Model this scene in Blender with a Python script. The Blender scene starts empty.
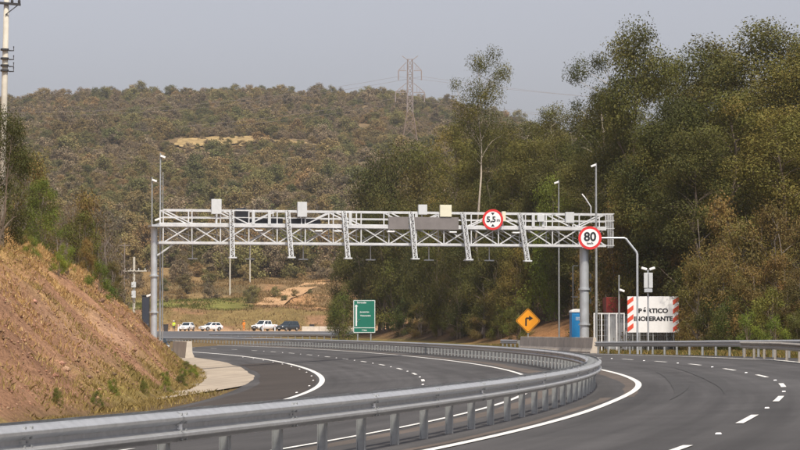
import bpy, math, random
import numpy as np
from mathutils import Matrix, Vector
R = math.radians
rng = np.random.default_rng(7)
random.seed(7)
sc = bpy.context.scene
COL = sc.collection

# ------------------------------------------------------------------ camera
F = 2660.0            # focal length in pixels of the 800 px wide photograph
EYE = 1.57            # eye height above the median foot
HZ = 331.0            # horizon row
cam = bpy.data.cameras.new('camera'); cam_o = bpy.data.objects.new('camera', cam); COL.objects.link(cam_o)
cam.sensor_width = 36.0; cam.lens = 36.0 * F / 800.0
cam.clip_start = 0.5; cam.clip_end = 6000
cam_o.location = (0, 0, EYE)
cam_o.rotation_euler = (R(90) + math.atan((HZ - 225) / F), 0, 0)
sc.camera = cam_o

# ------------------------------------------------------------------ sky, sun, exposure
SUN_EL, SUN_AZ = 57.0, 160.0      # azimuth clockwise from +Y (view direction)
w = bpy.data.worlds.new('World'); sc.world = w; w.use_nodes = True
nt = w.node_tree; bg = nt.nodes['Background']
sky = nt.nodes.new('ShaderNodeTexSky'); sky.sky_type = 'NISHITA'; sky.sun_disc = False
sky.sun_elevation = R(SUN_EL); sky.sun_rotation = R(SUN_AZ)
sky.air_density = 1.0; sky.dust_density = 6.0; sky.ozone_density = 2.0; sky.altitude = 600
hsv = nt.nodes.new('ShaderNodeHueSaturation'); hsv.inputs['Saturation'].default_value = 0.29
nt.links.new(sky.outputs[0], hsv.inputs['Color'])
tn = nt.nodes.new('ShaderNodeMix'); tn.data_type = 'RGBA'; tn.blend_type = 'MULTIPLY'; tn.inputs[0].default_value = 1.0
tn.inputs[7].default_value = (0.985, 0.965, 1.02, 1)
nt.links.new(hsv.outputs[0], tn.inputs[6]); nt.links.new(tn.outputs[2], bg.inputs[0])
bg.inputs[1].default_value = 0.124
sun = bpy.data.lights.new('sun', 'SUN'); sun_o = bpy.data.objects.new('sun', sun); COL.objects.link(sun_o)
sun.energy = 3.9; sun.angle = R(5); sun.color = (1.0, 0.91, 0.77)
az, el = R(SUN_AZ), R(SUN_EL)
sdir = Vector((math.sin(az) * math.cos(el), math.cos(az) * math.cos(el), math.sin(el)))
sun_o.rotation_euler = sdir.to_track_quat('Z', 'Y').to_euler(); sun_o.location = (40, -60, 60)
sc.view_settings.view_transform = 'Standard'; sc.view_settings.look = 'None'
sc.view_settings.exposure = 0.30; sc.view_settings.gamma = 1.0; sc.view_settings.use_curve_mapping = False
sc.render.engine = 'CYCLES'
sc.cycles.use_denoising = True
sc.cycles.max_bounces = 6; sc.cycles.diffuse_bounces = 3; sc.cycles.glossy_bounces = 2
sc.cycles.transmission_bounces = 3; sc.cycles.volume_bounces = 0

# ------------------------------------------------------------------ helpers
def tag(o, label=None, cat=None, group=None, kind=None):
    if label: o['label'] = label
    if cat: o['category'] = cat
    if group: o['group'] = group
    if kind: o['kind'] = kind
    return o

def link(name, data, parent=None, loc=None, rot=None):
    o = bpy.data.objects.new(name, data); COL.objects.link(o)
    if parent: o.parent = parent
    if loc is not None: o.location = loc
    if rot is not None: o.rotation_euler = rot
    return o

def thing(name, label, cat, loc=(0, 0, 0), rz=0.0, group=None):
    o = link(name, None, None, loc, (0, 0, rz)); o.empty_display_size = 0.2
    return tag(o, label, cat, group)

def copy_tree(o, parent=None):
    c = o.copy(); COL.objects.link(c); c.parent = parent
    for ch in list(o.children): copy_tree(ch, c)
    return c

def npmesh(name, V, Fc, mat=None, tint=None, smooth=False):
    """V (n,3); Fc (m,k) equal sided faces, or list of such arrays"""
    if not isinstance(Fc, list): Fc = [Fc]
    me = bpy.data.meshes.new(name)
    V = np.asarray(V, dtype=np.float32)
    me.vertices.add(len(V)); me.vertices.foreach_set('co', V.ravel())
    idx = np.concatenate([np.asarray(f, dtype=np.int32).ravel() for f in Fc])
    tot = np.concatenate([np.full(len(f), np.asarray(f).shape[1], dtype=np.int32) for f in Fc])
    st = np.concatenate([[0], np.cumsum(tot)[:-1]]).astype(np.int32)
    me.loops.add(len(idx)); me.loops.foreach_set('vertex_index', idx)
    me.polygons.add(len(tot)); me.polygons.foreach_set('loop_start', st); me.polygons.foreach_set('loop_total', tot)
    if smooth: me.polygons.foreach_set('use_smooth', np.ones(len(tot), dtype=bool))
    me.update(calc_edges=True); me.validate()
    if tint is not None:
        dom = 'POINT' if len(tint) == len(V) and len(tint) != len(tot) else 'FACE'
        a = me.attributes.new('tint', 'FLOAT_COLOR', dom)
        t = np.ones((len(tint), 4), dtype=np.float32); t[:, :3] = tint
        a.data.foreach_set('color', t.ravel())
    if mat: me.materials.append(mat)
    return me

class MB:
    def __init__(s): s.v = []; s.f = []
    def add(s, V, Fc):
        n = len(s.v); s.v += [tuple(p) for p in V]; s.f += [tuple(i + n for i in f) for f in Fc]; return s
    def box(s, c, d, rot=None):
        x, y, z = [k / 2 for k in d]
        P = [Vector((sx * x, sy * y, sz * z)) for sx in (-1, 1) for sy in (-1, 1) for sz in (-1, 1)]
        if rot is not None: P = [rot @ p for p in P]
        P = [p + Vector(c) for p in P]
        return s.add(P, [(0, 1, 3, 2), (4, 6, 7, 5), (0, 4, 5, 1), (2, 3, 7, 6), (0, 2, 6, 4), (1, 5, 7, 3)])
    def tube(s, pts, rad, n=8, cap=True):
        pts = [Vector(p) for p in pts]
        if not hasattr(rad, '__len__'): rad = [rad] * len(pts)
        V = []; Fc = []
        for i, p in enumerate(pts):
            a = pts[max(i - 1, 0)]; b = pts[min(i + 1, len(pts) - 1)]
            q = (b - a).to_track_quat('Z', 'Y')
            for k in range(n):
                t = 2 * math.pi * (k + .5) / n
                V.append(p + q @ Vector((math.cos(t) * rad[i], math.sin(t) * rad[i], 0)))
        for i in range(len(pts) - 1):
            for k in range(n):
                k2 = (k + 1) % n
                Fc.append((i * n + k, i * n + k2, (i + 1) * n + k2, (i + 1) * n + k))
        if cap:
            Fc.append(tuple(range(n - 1, -1, -1))); Fc.append(tuple((len(pts) - 1) * n + k for k in range(n)))
        return s.add(V, Fc)
    def bar(s, a, b, w, h=None):      # rectangular section bar
        a, b = Vector(a), Vector(b); h = h or w; d = b - a
        q = d.to_track_quat('Y', 'Z'); m = q.to_matrix()
        return s.box((a + b) / 2, (w, d.length, h), m)
    def prism(s, poly, axis, a, b):   # poly of 2d points extruded along axis x/y/z
        n = len(poly)
        def P(p, t):
            if axis == 'y': return (p[0], t, p[1])
            if axis == 'x': return (t, p[0], p[1])
            return (p[0], p[1], t)
        V = [P(p, a) for p in poly] + [P(p, b) for p in poly]
        Fc = [tuple(range(n)), tuple(range(2 * n - 1, n - 1, -1))]
        Fc += [(i, i + n, (i + 1) % n + n, (i + 1) % n) for i in range(n)]
        return s.add(V, Fc)
    def mesh(s, name, mat=None, smooth=False, bevel=0):
        me = bpy.data.meshes.new(name); me.from_pydata(s.v, [], s.f)
        import bmesh
        bm = bmesh.new(); bm.from_mesh(me)
        bmesh.ops.recalc_face_normals(bm, faces=bm.faces)
        if bevel:
            es = [e for e in bm.edges if len(e.link_faces) == 2 and e.calc_face_angle(0) > 0.6]
            bmesh.ops.bevel(bm, geom=es, offset=bevel, segments=2, affect='EDGES', profile=0.6)
        bm.to_mesh(me); bm.free()
        if smooth:
            me.polygons.foreach_set('use_smooth', [True] * len(me.polygons))
        if mat: me.materials.append(mat)
        return me
    def build(s, name, mat, parent=None, smooth=False, bevel=0, loc=None, rot=None):
        return link(name, s.mesh(name, mat, smooth, bevel), parent, loc, rot)

# ------------------------------------------------------------------ materials
def nodes_of(name):
    m = bpy.data.materials.new(name); m.use_nodes = True
    n = m.node_tree; return m, n, n.nodes['Principled BSDF']

def ramp(n, stops):
    r = n.nodes.new('ShaderNodeValToRGB'); e = r.color_ramp.elements
    while len(e) < len(stops): e.new(0.5)
    for i, (p, c) in enumerate(stops): e[i].position = p; e[i].color = (*c, 1)
    return r

def noise(n, scale, detail=6, rough=0.6, coord='Object', dist=0.0):
    tc = n.nodes.new('ShaderNodeTexCoord'); t = n.nodes.new('ShaderNodeTexNoise')
    t.inputs['Scale'].default_value = scale; t.inputs['Detail'].default_value = detail
    t.inputs['Roughness'].default_value = rough; t.inputs['Distortion'].default_value = dist
    n.links.new(tc.outputs[coord], t.inputs['Vector']); return t

def mulc(n, a, b, fac=1.0, mode='MULTIPLY'):
    m = n.nodes.new('ShaderNodeMix'); m.data_type = 'RGBA'; m.blend_type = mode
    m.inputs[0].default_value = fac
    for sock, v in ((m.inputs[6], a), (m.inputs[7], b)):
        if isinstance(v, tuple): sock.default_value = (*v, 1)
        else: n.links.new(v, sock)
    return m.outputs[2]

def bump(n, bsdf, h, strength=0.3, dist=0.02):
    b = n.nodes.new('ShaderNodeBump'); b.inputs['Strength'].default_value = strength; b.inputs['Distance'].default_value = dist
    n.links.new(h, b.inputs['Height']); n.links.new(b.outputs[0], bsdf.inputs['Normal'])

def simple(name, col, rough=0.6, metal=0.0, var=0.25, scale=3.0, bstr=0.1, spec=0.5):
    m, n, b = nodes_of(name)
    t = noise(n, scale, 8, 0.65)
    lo = tuple(c * (1 - var) for c in col); hi = tuple(min(1, c * (1 + var)) for c in col)
    r = ramp(n, [(0.3, lo), (0.7, hi)])
    n.links.new(t.outputs['Fac'], r.inputs[0]); n.links.new(r.outputs[0], b.inputs['Base Color'])
    b.inputs['Roughness'].default_value = rough; b.inputs['Metallic'].default_value = metal
    b.inputs['Specular IOR Level'].default_value = spec
    if bstr: bump(n, b, t.outputs['Fac'], bstr, 0.01)
    return m

M = {}
M['galv'] = simple('galvanised_steel', (0.50, 0.51, 0.52), 0.36, 0.6, 0.16, 6.0, 0.05)
M['galv_old'] = simple('weathered_galvanised_steel', (0.36, 0.33, 0.29), 0.6, 0.5, 0.25, 2.0, 0.05)
M['steel_post'] = simple('post_steel', (0.34, 0.355, 0.36), 0.5, 0.5, 0.2, 5.0, 0.05)
M['truss'] = simple('gantry_steel', (0.56, 0.57, 0.58), 0.5, 0.15, 0.16, 2.0, 0.03)
M['column'] = simple('column_steel', (0.48, 0.51, 0.54), 0.45, 0.4, 0.15, 1.5, 0.03)
M['white'] = simple('white_paint', (0.78, 0.78, 0.78), 0.5, 0, 0.05, 2.0, 0.02)
M['offwhite'] = simple('pale_box_paint', (0.52, 0.54, 0.55), 0.5, 0, 0.08, 2.0, 0.02)
M['cream'] = simple('cream_box_paint', (0.66, 0.64, 0.50), 0.5, 0, 0.08, 2.0, 0.02)
M['panel_grey'] = simple('panel_grey', (0.17, 0.155, 0.15), 0.6, 0, 0.12, 3.0, 0.03)
M['black'] = simple('black_rubber', (0.014, 0.014, 0.015), 0.6, 0, 0.2, 3.0, 0.02)
M['red'] = simple('sign_red', (0.62, 0.03, 0.03), 0.45, 0, 0.06, 2.0, 0.0)
M['orange_red'] = simple('hazard_red', (0.68, 0.075, 0.035), 0.5, 0, 0.08, 2.0, 0.0)
M['green'] = simple('sign_green', (0.004, 0.15, 0.10), 0.45, 0, 0.06, 2.0, 0.0)
M['yellow'] = simple('sign_yellow', (0.82, 0.33, 0.012), 0.45, 0, 0.06, 2.0, 0.0)
M['ink'] = simple('black_ink', (0.012, 0.012, 0.016), 0.5, 0, 0.1, 2.0, 0.0)
M['roof_red'] = simple('dark_red_metal', (0.22, 0.022, 0.015), 0.5, 0, 0.15, 1.0, 0.03)
M['blue'] = simple('blue_plastic', (0.015, 0.22, 0.52), 0.4, 0, 0.08, 1.0, 0.02)
M['concrete'] = simple('concrete', (0.50, 0.44, 0.37), 0.85, 0, 0.2, 1.3, 0.25)
M['apron'] = simple('dusty_apron_concrete', (0.32, 0.27, 0.21), 0.9, 0, 0.35, 0.5, 0.3)
M['concrete_pale'] = simple('pale_concrete', (0.50, 0.45, 0.38), 0.85, 0, 0.2, 1.3, 0.25)
M['pole_concrete'] = simple('pole_concrete', (0.50, 0.47, 0.40), 0.85, 0, 0.15, 2.0, 0.15)
M['paint_line'] = simple('road_paint', (0.66, 0.65, 0.62), 0.6, 0, 0.25, 5.0, 0.1)
M['car_white'] = simple('white_car_paint', (0.72, 0.73, 0.74), 0.25, 0, 0.03, 2.0, 0.0)
M['car_dark'] = simple('dark_car_paint', (0.045, 0.06, 0.075), 0.25, 0.3, 0.05, 2.0, 0.0)
M['glass'] = simple('tinted_glass', (0.02, 0.03, 0.04), 0.08, 0, 0.1, 2.0, 0.0)
M['lamp'] = simple('headlamp_glass', (0.7, 0.7, 0.68), 0.15, 0, 0.05, 2.0, 0.0)
M['trim'] = simple('dark_plastic', (0.03, 0.03, 0.032), 0.55, 0, 0.1, 2.0, 0.0)
M['rim'] = simple('wheel_alloy', (0.42, 0.43, 0.44), 0.35, 0.7, 0.1, 2.0, 0.0)
M['skin'] = simple('skin', (0.32, 0.17, 0.11), 0.55, 0, 0.08, 8.0, 0.0)
M['hiviz'] = simple('hi_vis_yellow_cloth', (0.55, 0.75, 0.03), 0.8, 0, 0.12, 6.0, 0.1)
M['orange'] = simple('orange_work_cloth', (0.78, 0.25, 0.03), 0.8, 0, 0.12, 6.0, 0.1)
M['navy'] = simple('dark_cloth', (0.03, 0.035, 0.05), 0.85, 0, 0.12, 6.0, 0.1)
M['bark'] = simple('bark', (0.17, 0.13, 0.095), 0.9, 0, 0.35, 2.5, 0.4)
M['bark_pale'] = simple('pale_bark', (0.44, 0.38, 0.31), 0.85, 0, 0.3, 1.5, 0.3)
M['bark_grey'] = simple('grey_twig_bark', (0.20, 0.165, 0.14), 0.9, 0, 0.25, 2.5, 0.3)
M['tower'] = simple('tower_steel', (0.30, 0.25, 0.23), 0.6, 0.2, 0.1, 0.2, 0.0)
M['tower_red'] = simple('tower_red_oxide', (0.22, 0.16, 0.12), 0.6, 0.2, 0.1, 0.2, 0.0)
M['tarp'] = simple('black_tarpaulin', (0.012, 0.013, 0.018), 0.45, 0, 0.3, 2.0, 0.2)

def asphalt(name, lo, hi, fine=55.0, lanes=False):
    m, n, b = nodes_of(name)
    t1 = noise(n, 0.22, 6, 0.6); t2 = noise(n, fine, 4, 0.7)
    r1 = ramp(n, [(0.3, lo), (0.72, hi)]); r2 = ramp(n, [(0.25, (0.72,) * 3), (0.8, (1.3,) * 3)])
    n.links.new(t1.outputs['Fac'], r1.inputs[0]); n.links.new(t2.outputs['Fac'], r2.inputs[0])
    base = mulc(n, r1.outputs[0], r2.outputs[0])
    if lanes:       # wheel-track polish and streaks that follow the road
        at = n.nodes.new('ShaderNodeAttribute'); at.attribute_name = 'lane'
        mp = n.nodes.new('ShaderNodeMapping'); mp.inputs['Scale'].default_value = (1.6, .035, 1)
        n.links.new(at.outputs['Vector'], mp.inputs['Vector'])
        t4 = n.nodes.new('ShaderNodeTexNoise'); t4.inputs['Scale'].default_value = 1.0; t4.inputs['Detail'].default_value = 5; t4.inputs['Roughness'].default_value = .6
        n.links.new(mp.outputs[0], t4.inputs['Vector']); r4 = ramp(n, [(0.3, (0.70, 0.69, 0.68)), (0.7, (1.28, 1.27, 1.26))]); n.links.new(t4.outputs['Fac'], r4.inputs[0])
        base = mulc(n, base, r4.outputs[0])
        mp2 = n.nodes.new('ShaderNodeMapping'); mp2.inputs['Scale'].default_value = (.25, .02, 1); n.links.new(at.outputs['Vector'], mp2.inputs['Vector'])
        t5 = n.nodes.new('ShaderNodeTexNoise'); t5.inputs['Scale'].default_value = 1.0; n.links.new(mp2.outputs[0], t5.inputs['Vector'])
        r5 = ramp(n, [(0.35, (0.85, 0.84, 0.83)), (0.65, (1.15, 1.15, 1.15))]); n.links.new(t5.outputs['Fac'], r5.inputs[0]); base = mulc(n, base, r5.outputs[0])
    n.links.new(base, b.inputs['Base Color'])
    b.inputs['Roughness'].default_value = 0.8; b.inputs['Specular IOR Level'].default_value = 0.35
    bump(n, b, t2.outputs['Fac'], 0.4, 0.012)
    return m
M['asphalt'] = asphalt('asphalt', (0.046, 0.045, 0.046), (0.070, 0.068, 0.069), lanes=True)
M['asphalt_dark'] = asphalt('dark_patch_asphalt', (0.036, 0.029, 0.024), (0.054, 0.044, 0.037), 30.0)
M['asphalt_skid'] = asphalt('rubbered_asphalt', (0.042, 0.041, 0.041), (0.060, 0.058, 0.058))
M['asphalt_pale'] = asphalt('worn_asphalt', (0.075, 0.075, 0.08), (0.10, 0.10, 0.105))
M['gravel'] = asphalt('gravel_strip', (0.075, 0.062, 0.052), (0.13, 0.105, 0.088), 26.0)

def ground_mat():
    m, n, b = nodes_of('earth')
    a = n.nodes.new('ShaderNodeAttribute'); a.attribute_name = 'tint'
    t1 = noise(n, 0.35, 8, 0.65); t2 = noise(n, 3.0, 8, 0.7)
    r1 = ramp(n, [(0.25, (0.62, 0.6, 0.58)), (0.75, (1.35, 1.32, 1.3))])
    r2 = ramp(n, [(0.25, (0.55, 0.53, 0.52)), (0.78, (1.45, 1.45, 1.45))])
    n.links.new(t1.outputs['Fac'], r1.inputs[0]); n.links.new(t2.outputs['Fac'], r2.inputs[0])
    t3 = noise(n, 14.0, 5, 0.75); r3 = ramp(n, [(0.3, (0.55, 0.52, 0.5)), (0.7, (1.4, 1.4, 1.4))]); n.links.new(t3.outputs['Fac'], r3.inputs[0])
    n.links.new(mulc(n, mulc(n, mulc(n, a.outputs['Color'], r1.outputs[0]), r2.outputs[0]), r3.outputs[0]), b.inputs['Base Color'])
    b.inputs['Roughness'].default_value = 0.95; b.inputs['Specular IOR Level'].default_value = 0.15
    ad = n.nodes.new('ShaderNodeMath'); ad.operation = 'MULTIPLY_ADD'; ad.inputs[1].default_value = .35
    n.links.new(t3.outputs['Fac'], ad.inputs[0]); n.links.new(t2.outputs['Fac'], ad.inputs[2])
    bump(n, b, ad.outputs[0], 1.0, 0.22)
    return m
M['earth'] = ground_mat()

def leaf_mat(name, vary=0.35, trans=0.25, warm=1.0):
    m, n, b = nodes_of(name)
    a = n.nodes.new('ShaderNodeAttribute'); a.attribute_name = 'tint'
    oi = n.nodes.new('ShaderNodeObjectInfo')
    r = ramp(n, [(0.0, (1 - vary, 1 - vary * 0.9, 1 - vary)), (0.5, (1.05, 1.0, 0.95)), (1.0, (1 + vary * (.85 + .3 * warm), 1 + vary * (.85 - .1 * warm), 1 + vary * (.85 - .45 * warm)))])
    n.links.new(oi.outputs['Random'], r.inputs[0])
    c = mulc(n, a.outputs['Color'], r.outputs[0])
    n.links.new(c, b.inputs['Base Color'])
    b.inputs['Roughness'].default_value = 0.65; b.inputs['Specular IOR Level'].default_value = 0.25
    tr = n.nodes.new('ShaderNodeBsdfTranslucent'); n.links.new(c, tr.inputs['Color'])
    mx = n.nodes.new('ShaderNodeMixShader'); mx.inputs[0].default_value = trans
    out = n.nodes['Material Output']
    n.links.new(b.outputs[0], mx.inputs[1]); n.links.new(tr.outputs[0], mx.inputs[2]); n.links.new(mx.outputs[0], out.inputs[0])
    return m
M['leaf'] = leaf_mat('foliage')
M['scrub'] = leaf_mat('dry_scrub_foliage', 0.30, 0.2, 0.0)
M['grass'] = leaf_mat('dry_grass_blades', 0.1, 0.45)

# ------------------------------------------------------------------ road geometry
_PY = np.array([-40, 0, 23.5, 36, 53, 65, 76, 89, 100, 111, 148, 198, 266, 305, 350, 400, 450.])
_PX = np.array([-28, -10.8, -3.54, -.5, 2.8, 4.75, 5.75, 6.3, 6.45, 6.3, 4.8, .3, -9.2, -17.6, -29.5, -46, -66])
_cf = np.polyfit((_PY - 180) / 220, _PX, 7)
_cd = np.polyder(_cf)
def MX(Y): return np.polyval(_cf, (np.clip(Y, -40, 450) - 180) / 220)
def MD(Y): return np.polyval(_cd, (np.clip(Y, -40, 450) - 180) / 220) / 220
def bank(o, Y):     # cross fall: steep on the inner carriageway, flatter on the outer one
    k = np.interp(Y, [0, 40, 75, 105, 130, 172, 215, 290], [.020, .022, .038, .048, .036, .012, .012, .052])
    return np.where(np.asarray(o) > 0, k, .065) * o
def road(Y, o, dz=0.0):
    d = float(MD(Y)); k = 1 / math.hypot(1, d)
    return Vector((float(MX(Y)) + o * k, Y - o * d * k, float(bank(o, Y)) + dz))
def heading(Y): return math.atan(float(MD(Y)))     # tangent angle from +Y towards +X
_ys = np.linspace(-38, 448, 4000); _s = np.concatenate([[0], np.cumsum(np.hypot(np.diff(_ys), np.diff(MX(_ys))))])
def Y_at(s): return float(np.interp(s, _s, _ys))
def s_at(Y): return float(np.interp(Y, _ys, _s))

def sm(x, a, b):
    t = np.clip((x - a) / (b - a), 0, 1); return t * t * (3 - 2 * t)

def vnoise(X, Y, scale, seed=0):
    """value noise, smooth, 0..1"""
    x = np.asarray(X, float) / scale + seed * 17.3; y = np.asarray(Y, float) / scale + seed * 5.1
    i = np.floor(x).astype(np.int64); j = np.floor(y).astype(np.int64); fx = x - i; fy = y - j
    fx = fx * fx * (3 - 2 * fx); fy = fy * fy * (3 - 2 * fy)
    def h(a, b):
        n = (a * 374761393 + b * 668265263 + seed * 982451653) & 0xffffffff
        n = ((n ^ (n >> 13)) * 1274126177) & 0xffffffff
        return ((n ^ (n >> 16)) & 0xffff) / 65535.0
    return (h(i, j) * (1 - fx) + h(i + 1, j) * fx) * (1 - fy) + (h(i, j + 1) * (1 - fx) + h(i + 1, j + 1) * fx) * fy
def fbm(X, Y, scale, seed=0, oct=4):
    t = 0; a = 1; s = 0
    for k in range(oct): t = t + a * vnoise(X, Y, scale / 2 ** k, seed + k); s += a; a *= .5
    return t / s

TOE = -16.1
_FY = [0, 300, 440, 462, 468, 480, 510, 570, 640, 750, 980, 1032, 1500, 1620, 1800, 2400]
_FZ = [0, 0, .70, .80, 1.2, 4.5, 6.4, 13.4, 22.2, 37.0, 66.0, 75.5, 133, 138, 132, 90]
def offs(X, Y): return (X - MX(Y)) / np.sqrt(1 + MD(Y) ** 2)
def H(X, Y):
    X = np.asarray(X, float); Y = np.asarray(Y, float)
    o = offs(X, Y)
    near = 1 - sm(Y, 380, 450)
    z = bank(np.clip(o, -17.2, 12), Y) * near + (1 - near) * 0.75 - 0.06
    # cut slope on the left
    t = np.clip(TOE - o, 0, None)
    fade = 1 - sm(Y, 205, 275)
    prof = np.where(t < 9.5, .82 * t, 7.8 + .27 * (t - 9.5)) - 0.6 * np.exp(-((t - 9.5) / 2.5) ** 2) * (t > 0) - np.clip(t - 24, 0, None) * .22
    rough = (fbm(X, Y, 6, 3, 5) - .5) * 2.8 * sm(t, 0.6, 5) + (fbm(X * .35, Y, 2.4, 9, 3) - .5) * 1.5 * sm(t, .3, 2.5)
    z = z + (prof + rough) * fade * (t > 0)
    # embankment on the right
    st = 14.0 + 5.5 * np.exp(-((Y - 178) / 30) ** 4)
    u = np.clip(o - st, 0, None)
    e = np.where(u < 13, .36 * u, 4.7 + .09 * (u - 13)) + (fbm(X, Y, 8, 5) - .5) * 1.2 * sm(u, 0, 4)
    z = z + e * (1 - sm(Y, 300, 350)) * (u > 0)
    # far hillside
    f = np.interp(Y, _FY, _FZ)
    f2 = f + (fbm(X, Y, 60, 11) - .5) * np.clip((Y - 500) / 40, 0, 9) * 1.0 + (fbm(X, Y, 9, 12) - .5) * np.clip((Y - 464) / 12, 0, 1) * 1.5 + (fbm(X, Y, 24, 14, 3) - .5) * np.clip((Y - 470) / 25, 0, 1) * 4.0 * (1 - np.clip((Y - 700) / 200, 0, 1))
    side = 1 - .22 * sm(X / np.maximum(Y, 1), -.02, .10) - .045 * sm(-X / np.maximum(Y, 1), .11, .17) * sm(Y, 900, 1400)
    z = z + np.where(Y > 500, f2 * (1 + (side - 1) * sm(Y, 600, 1200)), f2)
    return z
def h1(X, Y): return float(H(np.array([X]), np.array([Y]))[0])
def gpt(px, d, dz=0.0):
    X = (px - 400) / F * d; return Vector((X, d, h1(X, d) + dz))
def zpix(py, d): return EYE + (HZ - py) / F * d

# ------------------------------------------------------------------ ground
def lerp(a, b, t): return a + (b - a) * t[:, None]
def soil(X, Y):
    n = len(X); o = offs(X, Y); c = np.tile(np.array([.17, .125, .062]), (n, 1))
    n1 = fbm(X, Y, 6, 21); n2 = fbm(X, Y, 2.2, 22); n3 = fbm(X, Y, 30, 23)
    t = TOE - o
    redsoil = np.array([.36, .210, .128]); gold = np.array([.48, .32, .135]); olive = np.array([.32, .26, .08])
    dark = np.array([.23, .128, .078]); pale = np.array([.50, .33, .22])
    cut = lerp(np.tile(redsoil, (n, 1)), np.tile(dark, (n, 1)), sm(n2, .52, .75))
    cut = lerp(cut, np.tile(pale, (n, 1)), sm(n1, .55, .75) * .7)
    cut = lerp(cut, np.tile(gold, (n, 1)), sm(t + 5 * (n1 - .5) + 3 * (n2 - .5), 4.5, 7.5))
    cut = lerp(cut, np.tile(olive, (n, 1)), (1 - sm(t, 0.6, 2.2)) * sm(n1, .42, .6))
    w = (sm(t, -.2, .2) * (1 - sm(Y, 255, 285)))
    c = lerp(c, cut, w)
    # right verge and embankment
    verge = lerp(np.tile([.26, .19, .07], (n, 1)), np.tile([.12, .13, .035], (n, 1)), sm(n2, .45, .65))
    c = lerp(c, verge, sm(o, 10.2, 10.6) * (Y < 340))
    emb = lerp(np.tile([.10, .065, .038], (n, 1)), np.tile([.16, .10, .05], (n, 1)), sm(n1, .4, .6))
    org = np.exp(-((Y - 226) / 13) ** 2) * np.exp(-((o - 16) / 4.5) ** 2)
    emb = lerp(emb, np.tile([.34, .175, .075], (n, 1)), np.clip(org * 1.2, 0, 1))
    c = lerp(c, emb, sm(o, 13.2, 15) * (Y < 345))
    # far bank, green strip, eroded slope, hill
    r = X / np.maximum(Y, 1)
    c = lerp(c, np.tile([.44, .30, .18], (n, 1)), sm(Y, 452, 458))
    bank = lerp(np.tile([.26, .155, .085], (n, 1)), np.tile([.20, .15, .06], (n, 1)), sm(n1, .45, .62))
    c = lerp(c, bank, sm(Y, 466, 470))
    gr = lerp(np.tile([.17, .17, .045], (n, 1)), np.tile([.24, .17, .07], (n, 1)), sm(n1, .45, .65))
    c = lerp(c, gr, sm(Y + 8 * (n1 - .5), 479, 483) * (1 - sm(r, -.062, -.05)))
    ero = lerp(np.tile([.40, .23, .11], (n, 1)), np.tile([.20, .14, .07], (n, 1)), sm(n3 * .5 + n1 * .5, .42, .58))
    c = lerp(c, ero, sm(Y, 484, 490) * sm(r + .02 * (n1 - .5), -.062, -.045))
    dry = lerp(np.tile([.26, .18, .085], (n, 1)), np.tile([.15, .12, .06], (n, 1)), sm(n1, .4, .6))
    c = lerp(c, dry, sm(Y + 30 * (n3 - .5), 505, 530) * (1 - sm(r, -.062, -.045) * (1 - sm(Y, 560, 590))))
    hill = lerp(np.tile([.14, .105, .06], (n, 1)), np.tile([.19, .14, .075], (n, 1)), sm(n3, .4, .6))
    c = lerp(c, hill, sm(Y, 570, 640))
    return c

def grid_mesh(name, Xg, Yg, Z, mat, tint=None, smooth=True):
    r, cN = Xg.shape
    V = np.stack([Xg.ravel(), Yg.ravel(), Z.ravel()], 1)
    i = np.arange(r - 1)[:, None] * cN + np.arange(cN - 1)[None, :]
    Fc = np.stack([i, i + 1, i + cN + 1, i + cN], -1).reshape(-1, 4)
    return npmesh(name, V, Fc, mat, tint, smooth)

oc = np.unique(np.concatenate([np.arange(-40, 40.1, .8), [-14.3, -14.0], np.arange(-140, -40, 5), np.arange(45, 140, 5), np.arange(-700, -140, 28), np.arange(145, 701, 28)]))
rw = np.unique(np.concatenate([np.arange(-60, 290, 1.6), np.arange(290, 460, 4), np.arange(460, 520, 1.5), np.arange(520, 800, 7), np.arange(800, 1800, 14), np.arange(1800, 2401, 100)]))
OO, YY = np.meshgrid(oc, rw)
XX = OO * np.sqrt(1 + MD(np.minimum(YY, 330)) ** 2) + MX(np.minimum(YY, 330))
ZZ = H(XX.ravel(), YY.ravel()).reshape(XX.shape)
g = link('ground', grid_mesh('ground', XX, YY, ZZ, M['earth'], soil(XX.ravel(), YY.ravel()))); tag(g, kind='structure')

def ribbon(name, o0, o1, y0, y1, dz, mat, parent=None, step=2.0, wob=None, cols=2):
    ys = np.arange(y0, y1 + .01, step); V = []
    for k, y in enumerate(ys):
        for c in range(cols):
            a = o0 if not callable(o0) else o0(y); b = o1 if not callable(o1) else o1(y)
            V.append(road(y, a + (b - a) * c / (cols - 1), dz))
    n = len(ys); i = np.arange(n - 1)[:, None] * cols + np.arange(cols - 1)[None, :]
    Fc = np.stack([i, i + 1, i + cols + 1, i + cols], -1).reshape(-1, 4)
    return link(name, npmesh(name, np.array(V), Fc, mat), parent)

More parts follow.
